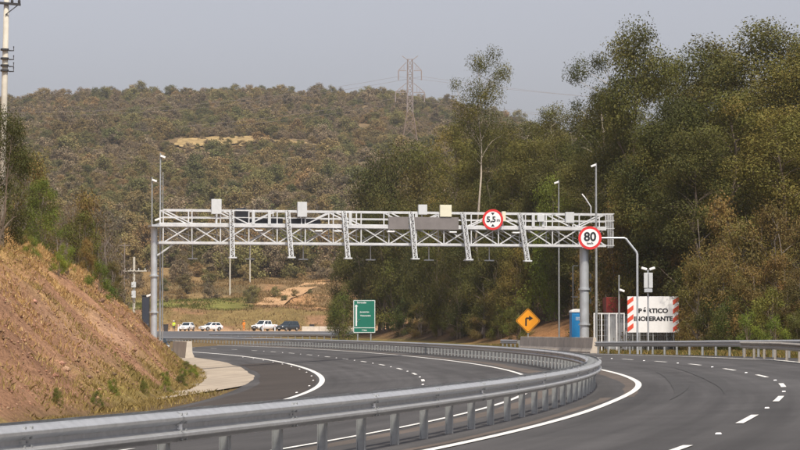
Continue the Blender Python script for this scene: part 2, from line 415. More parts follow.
def road_sheet():
    ys = np.arange(-36, 441, 2.0); os_ = [-13.3, -9, -4.5, 0, 5, 9.9]; V = []
    for y in ys:
        for o in os_: V.append(road(y, o))
    c = len(os_); i = np.arange(len(ys) - 1)[:, None] * c + np.arange(c - 1)[None, :]
    me = npmesh('road', np.array(V), np.stack([i, i + 1, i + c + 1, i + c], -1).reshape(-1, 4), M['asphalt'])
    at = me.attributes.new('lane', 'FLOAT_VECTOR', 'POINT')
    at.data.foreach_set('vector', np.array([(o, s_at(y), 0) for y in ys for o in os_], dtype=np.float32).ravel())
    return link('road', me)
rd = road_sheet(); tag(rd, kind='structure')
def wob(base, amp, seed, sc_=6.0): return lambda y: base + amp * (float(fbm(np.array([y]), np.array([seed * 3.7]), sc_, seed)[0]) - .5)
ap = ribbon('drainage_apron', -16.3, lambda y: -13.0 + .8 * (float(fbm(np.array([y]), np.array([9.]), 20, 31)[0]) - .5) - 2.9 * (1 - float(sm(np.array(y), 96, 122))), 96, 262, 0.005, M['apron'], step=1.0); tag(ap, kind='structure')
sh = ribbon('old_shoulder_asphalt', wob(-12.75, .8, 32, 22.), -10.0, 40, 190, 0.009, M['asphalt_dark'], rd, step=1.0)
md = ribbon('median_gravel', wob(-1.5, .35, 33), wob(.72, .3, 34), -36, 62, 0.006, M['gravel'], rd, step=1.0)
md2 = ribbon('median_gravel', wob(-1.5, .35, 33), wob(1.25, .35, 34), 62, 128, 0.006, M['gravel'], rd, step=1.0)
md3 = ribbon('median_gravel', wob(-1.4, .3, 33), wob(.8, .3, 34), 128, 420, 0.006, M['gravel'], rd, step=2.0)
# edge lines
def edge(o, y0, y1, wd): ribbon('edge_line', (lambda y: (o(y) if callable(o) else o) - wd / 2), (lambda y: (o(y) if callable(o) else o) + wd / 2), y0, y1, 0.013, M['paint_line'], rd, 2.0)
edge(lambda y: 0.95 + .35 * float(sm(np.array(y), 55, 80)), -36, 420, .17)
edge(8.45, -36, 420, .15)
edge(lambda y: -1.8, -36, 420, .15)
edge(-9.75, -36, 420, .24)
# lane dashes and studs
def dashes(of, cyc, ln, ycen, wd=.13):
    s0 = s_at(-30) + (s_at(ycen) - ln / 2 - s_at(-30)) % cyc; k = 0
    while True:
        a = s0 + k * cyc
        if a + ln > s_at(400): break
        ya, yb = Y_at(a), Y_at(a + ln)
        V = []
        for q in range(4):
            y = ya + (yb - ya) * q / 3; o = of(y)
            V += [road(y, o - wd / 2, .013), road(y, o + wd / 2, .013)]
        Fc = np.array([(2 * q, 2 * q + 1, 2 * q + 3, 2 * q + 2) for q in range(3)])
        link('lane_dash', npmesh('lane_dash', np.array(V), Fc, M['paint_line']), rd)
        ys = Y_at(a + ln + (cyc - ln) / 2); o = of(ys)
        if ys < 260:
            st = link('road_stud', stud_me, rd, road(ys, o, .0), (0, -math.atan(float(bank(o, ys)) / o), -heading(ys)))
        k += 1
mb = MB(); mb.add([(-.045, -.04, .0), (.045, -.04, .0), (.045, .04, .0), (-.045, .04, .0), (-.034, -.02, .02), (.034, -.02, .02), (.034, .02, .02), (-.034, .02, .02)],
       [(0, 1, 5, 4), (1, 2, 6, 5), (2, 3, 7, 6), (3, 0, 4, 7), (4, 5, 6, 7), (3, 2, 1, 0)])
stud_me = mb.mesh('road_stud', M['white'])
dashes(lambda y: 4.25 + .85 * float(sm(np.array(y), 42, 80)), 12, 4, 45)
dashes(lambda y: -5.6, 16, 4.5, 104)
for s_k in np.arange(s_at(60), s_at(230), 12.):
    y = Y_at(s_k); link('road_stud', stud_me, rd, road(y, -10.15, .009), (0, -math.atan(.065), -heading(y)))
# skid marks on the right carriageway
for o0, a, b in ((2.4, 58, 94), (3.5, 62, 100)):
    tp = lambda y, a=a, b=b: .24 * min(1, (y - a) / 14, (b - y) / 14)
    ribbon('skid_mark', (lambda y, o0=o0: o0 + .012 * (y - 75) - tp(y)), (lambda y, o0=o0: o0 + .012 * (y - 75) + tp(y)), a, b, .010, M['asphalt_skid'], rd, 2.0)

# side road where the vehicles are parked
def sheet(name, xs, ys, dz, mat, kind='structure'):
    Xg, Yg = np.meshgrid(xs, ys)
    o = link(name, grid_mesh(name, Xg, Yg, H(Xg.ravel(), Yg.ravel()).reshape(Xg.shape) + dz, mat)); return tag(o, kind=kind)
def side_road():
    ys = np.arange(352, 453, 3.); V = []
    for y in ys:
        left = -75.; right = 8.
        for c in range(12):
            x = left + (right - left) * c / 11; V.append((x, y, h1(x, y) + .08))
    n = len(ys); i = np.arange(n - 1)[:, None] * 12 + np.arange(11)[None, :]
    return npmesh('side_road', np.array(V), np.stack([i, i + 1, i + 13, i + 12], -1).reshape(-1, 4), M['asphalt_pale'], None, True)
tag(link('side_road', side_road()), kind='structure')

# dirt track climbing the eroded slope
pts = [(262, 486), (268, 494), (278, 508), (289, 522), (300, 533), (309, 538), (316, 541)]
V = []; pp = [gpt(*p) for p in pts]
for k, p in enumerate(pp):
    a, b = pp[max(k - 1, 0)], pp[min(k + 1, len(pp) - 1)]; d = (b - a); nrm = Vector((d.y, -d.x, 0)).normalized()
    for s_ in (-1, -.3, .3, 1):
        q = p + nrm * 2.6 * s_; V.append((q.x, q.y, max(h1(q.x, q.y), h1(p.x, p.y)) + .12))
n = len(pp); i = np.arange(n - 1)[:, None] * 4 + np.arange(3)[None, :]
M['track'] = simple('pale_dirt', (.40, .25, .135), .95, 0, .2, .6, .3, .1)
tag(link('dirt_track', npmesh('dirt_track', np.array(V), np.stack([i, i + 1, i + 5, i + 4], -1).reshape(-1, 4), M['track'], None, True)), kind='structure')

# golden field high on the hill
def field_mask(X, Y):
    r = X / np.maximum(Y, 1)
    r = r + (fbm(X, Y, 14, 58, 4) - .5) * .02
    a = sm(r, -.090, -.080) * (1 - sm(r, -.034, -.018))
    n = (fbm(X, Y, 30, 55, 5) - .5) * 30 + (fbm(X, Y, 5, 57, 3) - .5) * 16
    return a * sm(Y + n, 998, 1004) * (1 - sm(Y + n, 1028, 1034))
Xg, Yg = np.meshgrid(np.arange(-112, 30, 1.5), np.arange(975, 1050, 1.5))
mk = field_mask(Xg.ravel(), Yg.ravel()).reshape(Xg.shape)
cn = Xg.shape[1]; V = np.stack([Xg.ravel(), Yg.ravel(), H(Xg.ravel(), Yg.ravel()) + .55], 1)
i = (np.arange(Xg.shape[0] - 1)[:, None] * cn + np.arange(cn - 1)[None, :])
keep = (mk[:-1, :-1] > .5).ravel()
Fc = np.stack([i, i + 1, i + cn + 1, i + cn], -1).reshape(-1, 4)[keep]
M['field'] = simple('golden_dry_grass', (.30, .215, .10), .95, 0, .5, .3, .2, .1)
tag(link('golden_field', npmesh('golden_field', V, Fc, M['field'], None, True)), kind='structure')

# ------------------------------------------------------------------ guardrails
def wbeam_mesh(length, name='rail_beam', mat=None):
    half = [(.004, 0), (.004, .022), (.070, .058), (.082, .068), (.082, .096), (.074, .106), (.014, .142), (.006, .156)]
    fr = [(x, -z) for x, z in half[:0:-1]] + half
    prof = fr + [(x - .005, z) for x, z in fr[::-1]]
    n = len(prof); L = length / 2
    V = [(x, -L, z) for x, z in prof] + [(x, L, z) for x, z in prof]
    Fc = [(k, (k + 1) % n, (k + 1) % n + n, k + n) for k in range(n)]
    me = bpy.data.meshes.new(name); me.from_pydata(V, [], Fc); me.materials.append(mat or M['galv'])
    me.polygons.foreach_set('use_smooth', [False] * n)
    return me
def post_mesh(h=.74, mat=None):
    a, b, t = .042, .052, .008    # I section, web across the road
    mb = MB()
    for sx in (-1, 1): mb.box((sx * b, 0, h / 2 - .15), (t, 2 * a, h + .3))
    mb.box((0, 0, h / 2 - .152), (2 * b - t, t, h + .296))
    return mb.mesh('post', mat or M['steel_post'])
def block_mesh():
    mb = MB(); mb.box((.10, 0, 0), (.085, .07, .22)); return mb.mesh('spacer_block', M['steel_post'])
def reflector_mesh():
    mb = MB(); mb.box((0, 0, 0), (.02, .10, .11)); mb.box((.018, 0, 0), (.014, .085, .095)); return mb.mesh('reflector', M['white'], bevel=.004)
beam4 = wbeam_mesh(4.12); beam4b = wbeam_mesh(4.12, mat=M['galv_old'])
post_me = post_mesh(); post_old = post_mesh(mat=M['galv_old']); block_me = block_mesh(); refl_me = reflector_mesh()
mb = MB()
for y_ in (-.075, .075):
    for z_, x_ in ((-.125, .045), (-.04, .041), (.04, .041), (.125, .045)): mb.tube([(x_ - .01, y_, z_), (x_ + .016, y_, z_)], .016, 6)
    mb.box((.004, y_, 0), (.02, .035, .02))
bolts_me = mb.mesh('splice_bolts', M['steel_post'])
HB = .60     # beam centre height

def guardrail(label, o, y0, y1, sides=(1, -1), spacing=2.0, beam=beam4, post=post_me, refl=True, curve=None, minor=False):
    """follows the road at offset o; curve(s)->(pos, heading) overrides"""
    root = thing('guardrail', label, 'guardrail', road(y0, o) if curve is None else curve(0)[0])
    inv = Vector(root.location)
    s0, s1 = (s_at(y0), s_at(y1)) if curve is None else (0, y1)
    n = int((s1 - s0) / spacing)
    off = .145
    for k in range(n + 1):
        s = s0 + k * spacing
        if curve is None: y = Y_at(s); p = road(y, o); hd = heading(y)
        else: p, hd = curve(s)
        link('post', post, root, p - inv, (0, 0, -hd))
        for sd in sides:
            nrm = Vector((math.cos(hd), -math.sin(hd), 0)) * sd
            link('spacer_block', block_me, root, p - inv + Vector((0, 0, HB)), (0, 0, -hd + (0 if sd > 0 else math.pi)))
            step = max(1, int(round(4 / spacing)))
            if k % step == 0 and k + step <= n + step - 1 and k < n:
                sm_ = s + 2
                if curve is None: ym = Y_at(sm_); pm = road(ym, o); hm = heading(ym); dzs = 0
                else: pm, hm = curve(sm_)
                nm = Vector((math.cos(hm), -math.sin(hm), 0)) * sd
                zz = (road(Y_at(s + 4), o).z - p.z) if curve is None else (curve(min(s + 4, s1))[0].z - p.z)
                al = .004 if (k // step) % 2 else 0.0
                ob = link('rail_beam', beam, root, pm - inv + nm * (off + al) + Vector((0, 0, HB)))
                if pm.y < 120: tag(link('splice_bolts', bolts_me, ob, (0, -1.98, 0)), kind='stuff')
                ob.rotation_euler = (math.atan2(zz, 4) * (1 if sd > 0 else -1), 0, -hm + (0 if sd > 0 else math.pi))
            if refl and k % 4 == 2 and sd > 0:
                link('reflector', refl_me, root, p - inv + nrm * (off + .016) + Vector((0, 0, HB)), (0, 0, -hd))
    return root
guardrail('long double-sided galvanised guardrail curving along the median between both carriageways', 0, 8, 300)
guardrail('double-sided galvanised guardrail far along the median, beyond the gantry', 0, 301.2, 372, refl=False)
# outer rail of the right carriageway: long curve ends at the concrete barrier
guardrail('single-sided guardrail on the outer edge of the road before the white notice board', 9.95, 84, 172, sides=(-1,), spacing=4, refl=False)
def straight(p0, hd, z1=0.0, ln=40.):
    d = Vector((math.sin(hd), math.cos(hd), 0))
    def c(s):
        q = Vector(p0) + d * s; q.z = max(h1(q.x, q.y) + .03, -9) + z1; return q, hd
    return c
guardrail('weathered guardrail flaring away from the road edge behind the outer rail', 0, 0, 24, sides=(-1,), spacing=4, beam=beam4b, post=post_old, refl=False,
          curve=straight((14.9, 96, 0), R(1.5)))
guardrail('thin guardrail beside the far road below the parked vehicles', 10.0, 302, 372, sides=(-1,), spacing=4, refl=False)

# concrete barriers
def barrier(label, o, y0, y1, hgt=.86, mat='concrete', seg=4.0, name='concrete_barrier'):
    root = thing(name, label, 'barrier', road(y0, o)); inv = Vector(root.location)
    pf = [(-.30, -.1), (.30, -.1), (.30, .08), (.17, .33), (.10, hgt), (-.10, hgt), (-.17, .33), (-.30, .08)]
    me = MB().prism(pf, 'y', -seg / 2 + .015, seg / 2 - .015).mesh('barrier_segment', M[mat], bevel=.02)
    s = s_at(y0) + seg / 2
    while s + seg / 2 <= s_at(y1) + .1:
        y = Y_at(s); link('barrier_segment', me, root, road(y, o) - inv, (0, 0, -heading(y))); s += seg
    return root
barrier('low beige concrete barrier in front of the gantry column, joined to the outer guardrail', 10.0, 173.5, 206, 1.02)
# guardrail stub at the far end of the concrete barrier
guardrail('short guardrail stub at the end of the beige concrete barrier under the yellow sign', 10.05, 206.8, 215.5, sides=(-1,), spacing=2, refl=False)
def wall_end():
    root = thing('concrete_wall', 'thick concrete wall end at the foot of the reddish cut slope', 'wall', road(246, -13.4), -heading(246))
    pf = [(-.45, -.2), (.38, -.2), (.38, .12), (.22, .45), (.16, 1.5), (-.30, 1.5), (-.45, 0)]
    MB().prism(pf, 'y', 0, .32).build('end_block', M['concrete_pale'], root, bevel=.025)
    MB().prism([(a * .96, b * .985) for a, b in pf], 'y', .32, 18).build('wall_body', M['concrete'], root, bevel=.02)
wall_end()

# ------------------------------------------------------------------ text
def text_mesh(body, size, mat, bold=0.0, extrude=.004, sx=1.0, align='CENTER'):
    cu = bpy.data.curves.new('t', 'FONT'); cu.body = body; cu.size = size; cu.extrude = extrude; cu.offset = bold * size
    cu.align_x = align; cu.align_y = 'CENTER'; cu.resolution_u = 4
    ob = bpy.data.objects.new('t', cu); COL.objects.link(ob)
    me = bpy.data.meshes.new_from_object(ob.evaluated_get(bpy.context.evaluated_depsgraph_get()))
    bpy.data.objects.remove(ob); bpy.data.curves.remove(cu)
    me.name = 'lettering'
    for v in me.vertices: v.co.x *= sx
    me.materials.clear(); me.materials.append(mat)
    return me
def put_text(body, size, mat, parent, loc, **k):
    return link('lettering', text_mesh(body, size, mat, **k), parent, loc, (R(90), 0, 0))

def disc(mb, c, r, y0, y1, n=40):
    mb.tube([(c[0], y0, c[1]), (c[0], y1, c[1])], r, n); return mb

def round_sign(root, r, zc, x=0.0, y=0.0):
    mb = MB(); disc(mb, (x, zc), r, y, y - .03); mb.build('red_ring', M['red'], root)
    mb = MB(); disc(mb, (x, zc), r * .78, y - .025, y - .036); mb.build('white_face', M['white'], root)

# ------------------------------------------------------------------ gantry
GL = Vector(((155 - 400) / F * 174, 174, 0)); GR = Vector(((606 - 400) / F * 181, 181, 0))
g_ang = math.atan2(GR.y - GL.y, GR.x - GL.x); g_len = (GR - GL).length
def gx(px):      # local x on the gantry front plane from photo column
    # intersect the ray with the line GL-GR
    k = (px - 400) / F; d = GR - GL
    t = (k * GL.y - GL.x) / (d.x - k * d.y); return t * g_len
gz0 = 0.0
gan = thing('gantry', 'grey steel lattice gantry with walkway spanning the highway', 'gantry', (GL.x, GL.y, 0), g_ang)
Z_RT, Z_RM, Z_UC, Z_LC = 9.52, 9.05, 8.52, 7.36
DEP = 1.5
xa, xb = gx(163), gx(606)
# chords
for yy in (0, DEP):
    for nm, z, wd in (('lower_chord', Z_LC, .16), ('upper_chord', Z_UC, .22)):
        MB().bar((xa - .3, yy, z), (xb, yy, z), wd).build(nm, M['truss'], gan)
# deck and toe board
MB().box(((xa + xb) / 2, DEP / 2, Z_UC + .13), (xb - xa + .4, DEP - .05, .04)).build('walkway_deck', M['truss'], gan)
# bracing below the deck
bays = 16; bw = (xb - xa) / bays
for k in range(bays):
    x0, x1 = xa + k * bw, xa + (k + 1) * bw
    for yy in (0, DEP):
        MB().bar((x0, yy, Z_LC), (x0, yy, Z_UC), .07).build('truss_vertical', M['truss'], gan)
        a, b = (x0, x1) if (k % 2 == 0) == (yy == 0) else (x1, x0)
        MB().bar((a, yy, Z_LC), (b, yy, Z_UC), .075).build('truss_diagonal', M['truss'], gan)
    xm = (x0 + x1) / 2
    a, b = (x1, x0) if k % 2 == 0 else (x0, x1)
    MB().bar((a, .03, Z_LC), (b, .03, Z_UC), .05).build('truss_counter_brace', M['truss'], gan)
    MB().bar((xm, DEP - .03, Z_LC), (x0, DEP - .03, Z_UC), .045).build('truss_counter_brace', M['truss'], gan)
    MB().bar((x0, 0, Z_LC), (x0, DEP, Z_LC), .06).build('cross_tie', M['truss'], gan)
    MB().bar((x0, 0, Z_LC), (x1, DEP, Z_LC + .02), .05).build('cross_tie', M['truss'], gan)
    MB().bar((x0, DEP * .5, Z_UC - .1), (x1, DEP * .5, Z_LC + .5), .05).build('cross_tie', M['truss'], gan)
# handrail with panels
for yy in (0, DEP):
    for z, wd in ((Z_RT, .09), (Z_RM, .05)):
        MB().bar((xa, yy, z), (xb + .5, yy, z), wd).build('handrail', M['truss'], gan)
    for k in range(bays + 1):
        x = xa + k * bw
        MB().bar((x, yy, Z_UC), (x, yy, Z_RT), .07).build('handrail_post', M['truss'], gan)
        if k < bays and k % 3 != 1:
            a, b = (x, x + bw) if k % 2 else (x + bw, x)
            MB().bar((a, yy + .01, Z_UC + .1), (b, yy + .01, Z_RT), .075).build('handrail_brace', M['truss'], gan)
# ladder cage at the right end
for k in range(5):
    MB().bar((xb + .55, .1 + k * .3, Z_LC - .1), (xb + .55, .1 + k * .3, Z_RT), .05).build('end_cage_bar', M['truss'], gan)
for z in (Z_LC, Z_UC, Z_RM, Z_RT):
    MB().bar((xb, 0, z + .03), (xb + .6, 0, z + .03), .05).build('end_cage_bar', M['truss'], gan)
# columns
def column(x, zb, r, ztop, yy=DEP / 2):
    MB().tube([(x, yy, zb), (x, yy, ztop)], r, 20).build('column', M['column'], gan, smooth=False)
    for z in (zb + 2.2, zb + 4.6):
        MB().tube([(x, yy, z), (x, yy, z + .10)], r + .09, 20).build('flange', M['column'], gan)
    MB().box((x, yy, ztop + .05), (r * 2.6, DEP + .3, .14)).build('head_plate', M['column'], gan)
xl = gx(155.5); xr = gx(587.5)
gp = gan.matrix_basis @ Vector((xl, .7, 0)); column(xl, h1(gp.x, gp.y) - .4, .22, Z_UC - .1)
MB().bar((xl + .1, .72, Z_LC - .9), (xl + 1.4, .72, Z_LC), .10).build('knee_brace', M['truss'], gan)
gp2 = Matrix.Translation(gan.location) @ Matrix.Rotation(g_ang, 4, 'Z') @ Vector((xr, .7, 0))
gp1 = Matrix.Translation(gan.location) @ Matrix.Rotation(g_ang, 4, 'Z') @ Vector((xl, .7, 0))
column(xr, h1(gp2.x, gp2.y) - .3, .32, Z_LC - .12)
for z in (6.6, 5.3, 4.4, 3.6): MB().box((xr + .34, .45, z), (.10, .12, .32)).build('clamp_box', M['trim'], gan)
# boxes along the handrail
for px, y0, y1, wpx, mt in ((215.7, 200.8, 215.5, 10, 'offwhite'), (301.5, 202.6, 217.5, 9.5, 'offwhite'), (422, 204, 214, 9, 'offwhite'), (445, 204, 216, 12, 'cream'), (569, 210, 221, 9, 'offwhite'), (503, 210, 220, 4, 'cream'), (540, 213, 220, 7, 'offwhite')):
    za, zb_ = zpix(y1, 177), zpix(y0, 177); wm = wpx / 15.0
    p = gan; q = MB().box((gx(px), -.16, (za + zb_) / 2), (wm, .22, zb_ - za)).build('equipment_box', M[mt], gan, bevel=.02)
    MB().bar((gx(px), .02, Z_UC), (gx(px), .02, zb_ - .1), .06).build('box_bracket', M['truss'], gan)
for px in (253, 269, 350, 416, 441, 533, 543):
    MB().box((gx(px), -.09, (Z_UC + Z_RT) / 2), (.2, .08, Z_RT - Z_UC - .1)).build('cable_tray', M['offwhite'], gan, bevel=.01)
# large grey panel (two leaves)
for a, b in ((388, 408), (410, 458)):
    MB().box(((gx(a) + gx(b)) / 2, -.14, (zpix(216.5, 177) + zpix(229, 177)) / 2), (gx(b) - gx(a), .12, 12.5 / 15)).build('display_panel', M['panel_grey'], gan, bevel=.015)
# tarpaulin covered equipment on the deck
for a, b, t in ((237, 250, 208.5), (250, 262, 219), (262, 284, 217), (290, 322, 217.5)):
    z0, z1 = Z_UC + .17, zpix(t, 177)
    mb = MB(); x0, x1 = gx(a), gx(b); n = 6
    prof = [(x0, z0), (x1, z0)] + [(x1 - (x1 - x0) * q / n, z1 - (0.12 * abs(q / n - .5) ** 2 * 4 + .05 * math.sin(q * 2.3))) for q in range(n + 1)]
    mb.prism(prof, 'y', .45, 1.1).build('tarpaulin_cover', M['tarp'], gan, bevel=.03)
# hanging lattice arms with reader plates
def lattice_arm(px0, px1, ybot, back=False):
    arm_x0, arm_x1 = gx(px0), gx(px1); zt, zb_ = Z_RT + .02, zpix(ybot, 176)
    ya, yb_ = -.10, -.75
    def P(t, sx, sy): return Vector((arm_x0 + (arm_x1 - arm_x0) * t + sx * .125, ya + (yb_ - ya) * t + sy * .10, zt + (zb_ - zt) * t))
    mb = MB()
    for sx in (-1, 1):
        for sy in (-1, 1): mb.bar(P(0, sx, sy), P(1, sx, sy), .05)
    arm = mb.build('hanging_arm', M['offwhite'], gan)
    mb = MB(); n = 13
    for k in range(n):
        t0, t1 = k / n, (k + 1) / n; s_ = 1 if k % 2 else -1
        for sy in (-1, 1): mb.bar(P(t0, -s_, sy * .98), P(t1, s_, sy * .98), .036)
        mb.bar(P(t0, -1, -1), P(t0, 1, -1), .034)
    mb.build('lacing', M['offwhite'], arm)
    mb = MB(); mb.box(P(1, 0, 0) + Vector((0, 0, -.06)), (.52, .5, .10)); mb.build('reader_plate', M['offwhite'], arm, bevel=.02)
    mb = MB(); mb.bar(P(0, 0, 0) + Vector((0, .0, 0)), P(1, 0, 0), .07, .04); mb.build('cable_duct', M['panel_grey'], arm)
for a, b, yb_ in ((231, 230.5, 257.5), (287, 289, 257), (343.5, 345.5, 257.5), (410.5, 412.5, 257.5), (462.5, 466, 258), (519.5, 524.5, 259)): lattice_arm(a, b, yb_)
for px in (197, 255, 309, 377, 436, 476, 497):
    mb = MB(); x = gx(px); z = zpix(259.5, 178.5)
    mb.tube([(x, DEP + .5, Z_LC + .1), (x, DEP + .5, z)], .035, 8); mb.bar((x, DEP, Z_LC), (x, DEP + .5, Z_LC + .1), .06)
    rr = mb.build('rear_rod', M['truss'], gan)
    MB().box((x, DEP + .5, z), (.6, .4, .08)).build('reader_plate', M['offwhite'], rr, bevel=.015)
for px in (258, 318, 337, 390, 452, 515):    # slim luminaires between the chords
    MB().box((gx(px), -.2, Z_UC - .32), (.5, .3, .09)).build('camera_housing', M['white'], gan, bevel=.02)

# 5.5 m clearance sign on the gantry
s5 = thing('clearance_sign', 'round red-rimmed clearance sign reading 5,5m fixed to the gantry handrail', 'sign')
s5.matrix_world = Matrix.Identity(4)
gm = Matrix.Translation(gan.location) @ Matrix.Rotation(g_ang, 4, 'Z')
p = gm @ Vector((gx(492), -.22, zpix(219, 178))); s5.location = p; s5.rotation_euler = (0, 0, 0)
round_sign(s5, .70, 0)
put_text('5,5', .52, M['ink'], s5, (-.11, -.042, 0), bold=.035)
put_text('m', .30, M['ink'], s5, (.37, -.042, -.04), bold=.03)
for sg in (-1, 1):
    MB().prism([(-.13, sg * .47), (.13, sg * .47), (0, sg * .29)], 'y', -.043, -.036).build('arrow_mark', M['ink'], s5)
MB().box((0, .11, 0), (.5, .16, .08)).build('bracket', M['truss'], s5)

# 80 km/h sign on its own cantilever pole
d80 = 160.0
base = gpt(637.3, d80)
s80 = thing('speed_sign', 'round 80 km/h speed limit sign on a bent cantilever pole', 'sign', base)
zA = zpix(238, d80) - base.z; zB = zpix(252, d80) - base.z; k80 = d80 / F
pts = [(0, 0, -.3), (0, 0, zB - .15), (-.05, 0, zB), (-11 * k80, 0, zA - .06), (-13 * k80, 0, zA), (-49 * k80, 0, zA)]
MB().tube(pts, [.075, .07, .068, .062, .06, .05], 12).build('bent_pole', M['column'], s80)
round_sign(s80, .70, zA, -47.3 * k80, -.09)
put_text('80', .74, M['ink'], s80, (-47.3 * k80, -.133, zA + .05), bold=.03, sx=1.0)
put_text('km/h', .19, M['ink'], s80, (-47.3 * k80, -.133, zA - .33), bold=.03)
MB().box((-47.3 * k80, -.03, zA), (.8, .06, .08)).build('bracket', M['column'], s80)

# ------------------------------------------------------------------ camera poles
def camera_unit(parent, loc, aim=1):
    mb = MB(); mb.box((.18 * aim, -.1, .03), (.34, .14, .13), Matrix.Rotation(R(20 * aim), 3, 'Y'))
    c = mb.build('surveillance_camera', M['white'], parent, bevel=.02, loc=loc)
    MB().bar((0, 0, -.04), (.2 * aim, 0, 0), .04).build('camera_bracket', M['steel_post'], c)
def slim_pole(label, px, d, ytop, r=.06, cams=(), name='camera_pole', cat='pole', base_dz=0, mat='steel_post'):
    b = gpt(px, d); t = thing(name, label, cat, b); zt = zpix(ytop, d) - b.z
    MB().tube([(0, 0, -.3), (0, 0, zt * .6), (0, 0, zt)], [r * 1.25, r, r * .75], 10).build('shaft', M[mat], t)
    MB().box((0, 0, .03), (r * 5, r * 5, .06)).build('base_plate', M[mat], t)
    for yy, aim in cams: camera_unit(t, (0, 0, zpix(yy, d) - b.z), aim)
    return t
slim_pole('tall slim pole with a small camera arm beside the left gantry column', 160, 176.5, 153, .065, ((157, 1), (220, -1)))
slim_pole('slim camera pole standing just outside the left gantry column', 151.7, 182, 177, .06, ((181, 1), (296, -1)))
slim_pole('thin antenna pole behind the left end of the gantry walkway', 162.6, 185, 172, .04, ())
slim_pole('slim pole with camera passing behind the gantry beside the round bush', 559, 193, 180, .055, ((183, -1),))
slim_pole('tall slim camera pole beside the right gantry column', 596.3, 176, 163, .075, ((166, -1),))
t = slim_pole('short post with downward camera standing by the white cage fence', 619, 170, 275, .055, ((291, 1),))
slim_pole('post with a single camera rising behind the white notice board', 668, 183, 272, .05, ((287, -1),))
# luminaire arm near the right column head
b = gm @ Vector((gx(592), .2, Z_RT))
t = thing('angled_lamp', 'small angled lamp arm on the gantry handrail near the right column', 'lamp', b)
MB().tube([(0, 0, -.6), (0, 0, .5), (-.45, 0, 1.2)], .045, 8).build('arm', M['truss'], t)
MB().box((-.5, 0, 1.25), (.34, .14, .07), Matrix.Rotation(R(50), 3, 'Y')).build('lamp_head', M['white'], t, bevel=.01)
# pole with cabinets and twin cameras in front of the notice board
b = gpt(648, 166); t = thing('camera_pole', 'pole with two white cabinets and twin cameras in front of the notice board', 'pole', b)
zt = zpix(277, 166) - b.z
MB().tube([(0, 0, -.3), (0, 0, zt + .45)], .06, 10).build('shaft', M['column'], t)
for sx in (-1, 1):
    MB().box((sx * .15, -.14, zt - .22), (.25, .22, .95)).build('cabinet', M['offwhite'], t, bevel=.02)
    c = MB().box((sx * .25, -.12, zt + .52), (.36, .16, .15), Matrix.Rotation(R(-16 * sx), 3, 'Y')).build('surveillance_camera', M['white'], t, bevel=.03)
    MB().bar((0, 0, zt + .35), (sx * .25, -.08, zt + .45), .05).build('camera_bracket', M['trim'], c)
MB().box((0, -.1, zt - .85), (.5, .3, .22)).build('junction_box', M['column'], t, bevel=.01)
MB().box((0, 0, .03), (.35, .35, .06)).build('base_plate', M['column'], t)
# small lantern frame on the slope
b = gpt(573, 205); t = thing('slope_post', 'thin bracket post on the bare slope left of the gantry column', 'post', b)
zt = zpix(266, 205) - b.z
MB().tube([(0, 0, -.3), (0, 0, zt)], .05, 8).build('shaft', M['steel_post'], t)
MB().bar((0, 0, zt), (.9, 0, zt + .05), .08).build('top_arm', M['steel_post'], t); MB().box((.4, 0, zpix(297, 205) - b.z), (1.0, .3, .08)).build('bracket_shelf', M['steel_post'], t)

# ------------------------------------------------------------------ station: notice board, container, fence, toilet
dB = 176.0; kB = dB / F
b = gpt(653, dB); nb = thing('notice_board', 'white notice board reading PÓRTICO INOPERANTE with striped hazard sides', 'sign', b)
z0, z1 = zpix(332.5, dB) - b.z, zpix(296.5, dB) - b.z; xw = 25.7 * kB
MB().box((0, 0, (z0 + z1) / 2), (2 * xw, .05, z1 - z0)).build('board', M['white'], nb, bevel=.005)
put_text('PÓRTICO', .40, M['ink'], nb, (0, -.03, z1 - 14.5 * kB), bold=.045, sx=1.14)
put_text('INOPERANTE', .40, M['ink'], nb, (0, -.03, z1 - 22.5 * kB), bold=.045, sx=1.07)
for sg in (-1, 1):
    xo = sg * (xw - 3.0 * kB); hw = 3.0 * kB
    n = 4; ph = (z1 - z0) / n
    for k in range(n):
        za = z0 + k * ph + .02; zb_ = za + ph * .52
        dzs = .30
        poly = [(xo - hw, za - 0), (xo + hw, za + dzs), (xo + hw, min(zb_ + dzs, z1)), (xo - hw, zb_)]
        poly = [(a, min(c, z1)) for a, c in poly]
        MB().prism(poly, 'y', -.034, -.026).build('hazard_stripe', M['orange_red'], nb)
for sg in (-.8, 0, .8): MB().tube([(sg * xw, .09, -.4), (sg * xw, .09, z1 - .1)], .05, 8).build('support_post', M['steel_post'], nb)

b = gpt(647, 187); kC = 187 / F
ct = thing('equipment_cabin', 'white equipment cabin with dark red roof band behind the notice board', 'cabin', b)
zc = zpix(313, 187) - b.z; zr = zpix(297.5, 187) - b.z; hwC = 42 * kC
MB().box((0, 0, zc / 2 - .2), (2 * hwC - .1, 3.0, zc + .4)).build('wall_panels', M['offwhite'], ct, bevel=.02)
MB().box((0, 0, (zc + zr) / 2), (2 * hwC + .1, 3.3, zr - zc)).build('roof', M['roof_red'], ct, bevel=.03)
for k in range(5):
    MB().box((-hwC + .6 + k * 1.18, -1.515, zc / 2), (.035, .03, zc - .3)).build('wall_rib', M['white'], ct)
MB().box((-hwC + 1.1, -1.53, 1.05), (.85, .04, 2.0)).build('door', M['white'], ct, bevel=.01)
MB().box((-hwC + 1.4, -1.57, 1.05), (.04, .05, .14)).build('door_handle', M['trim'], ct)

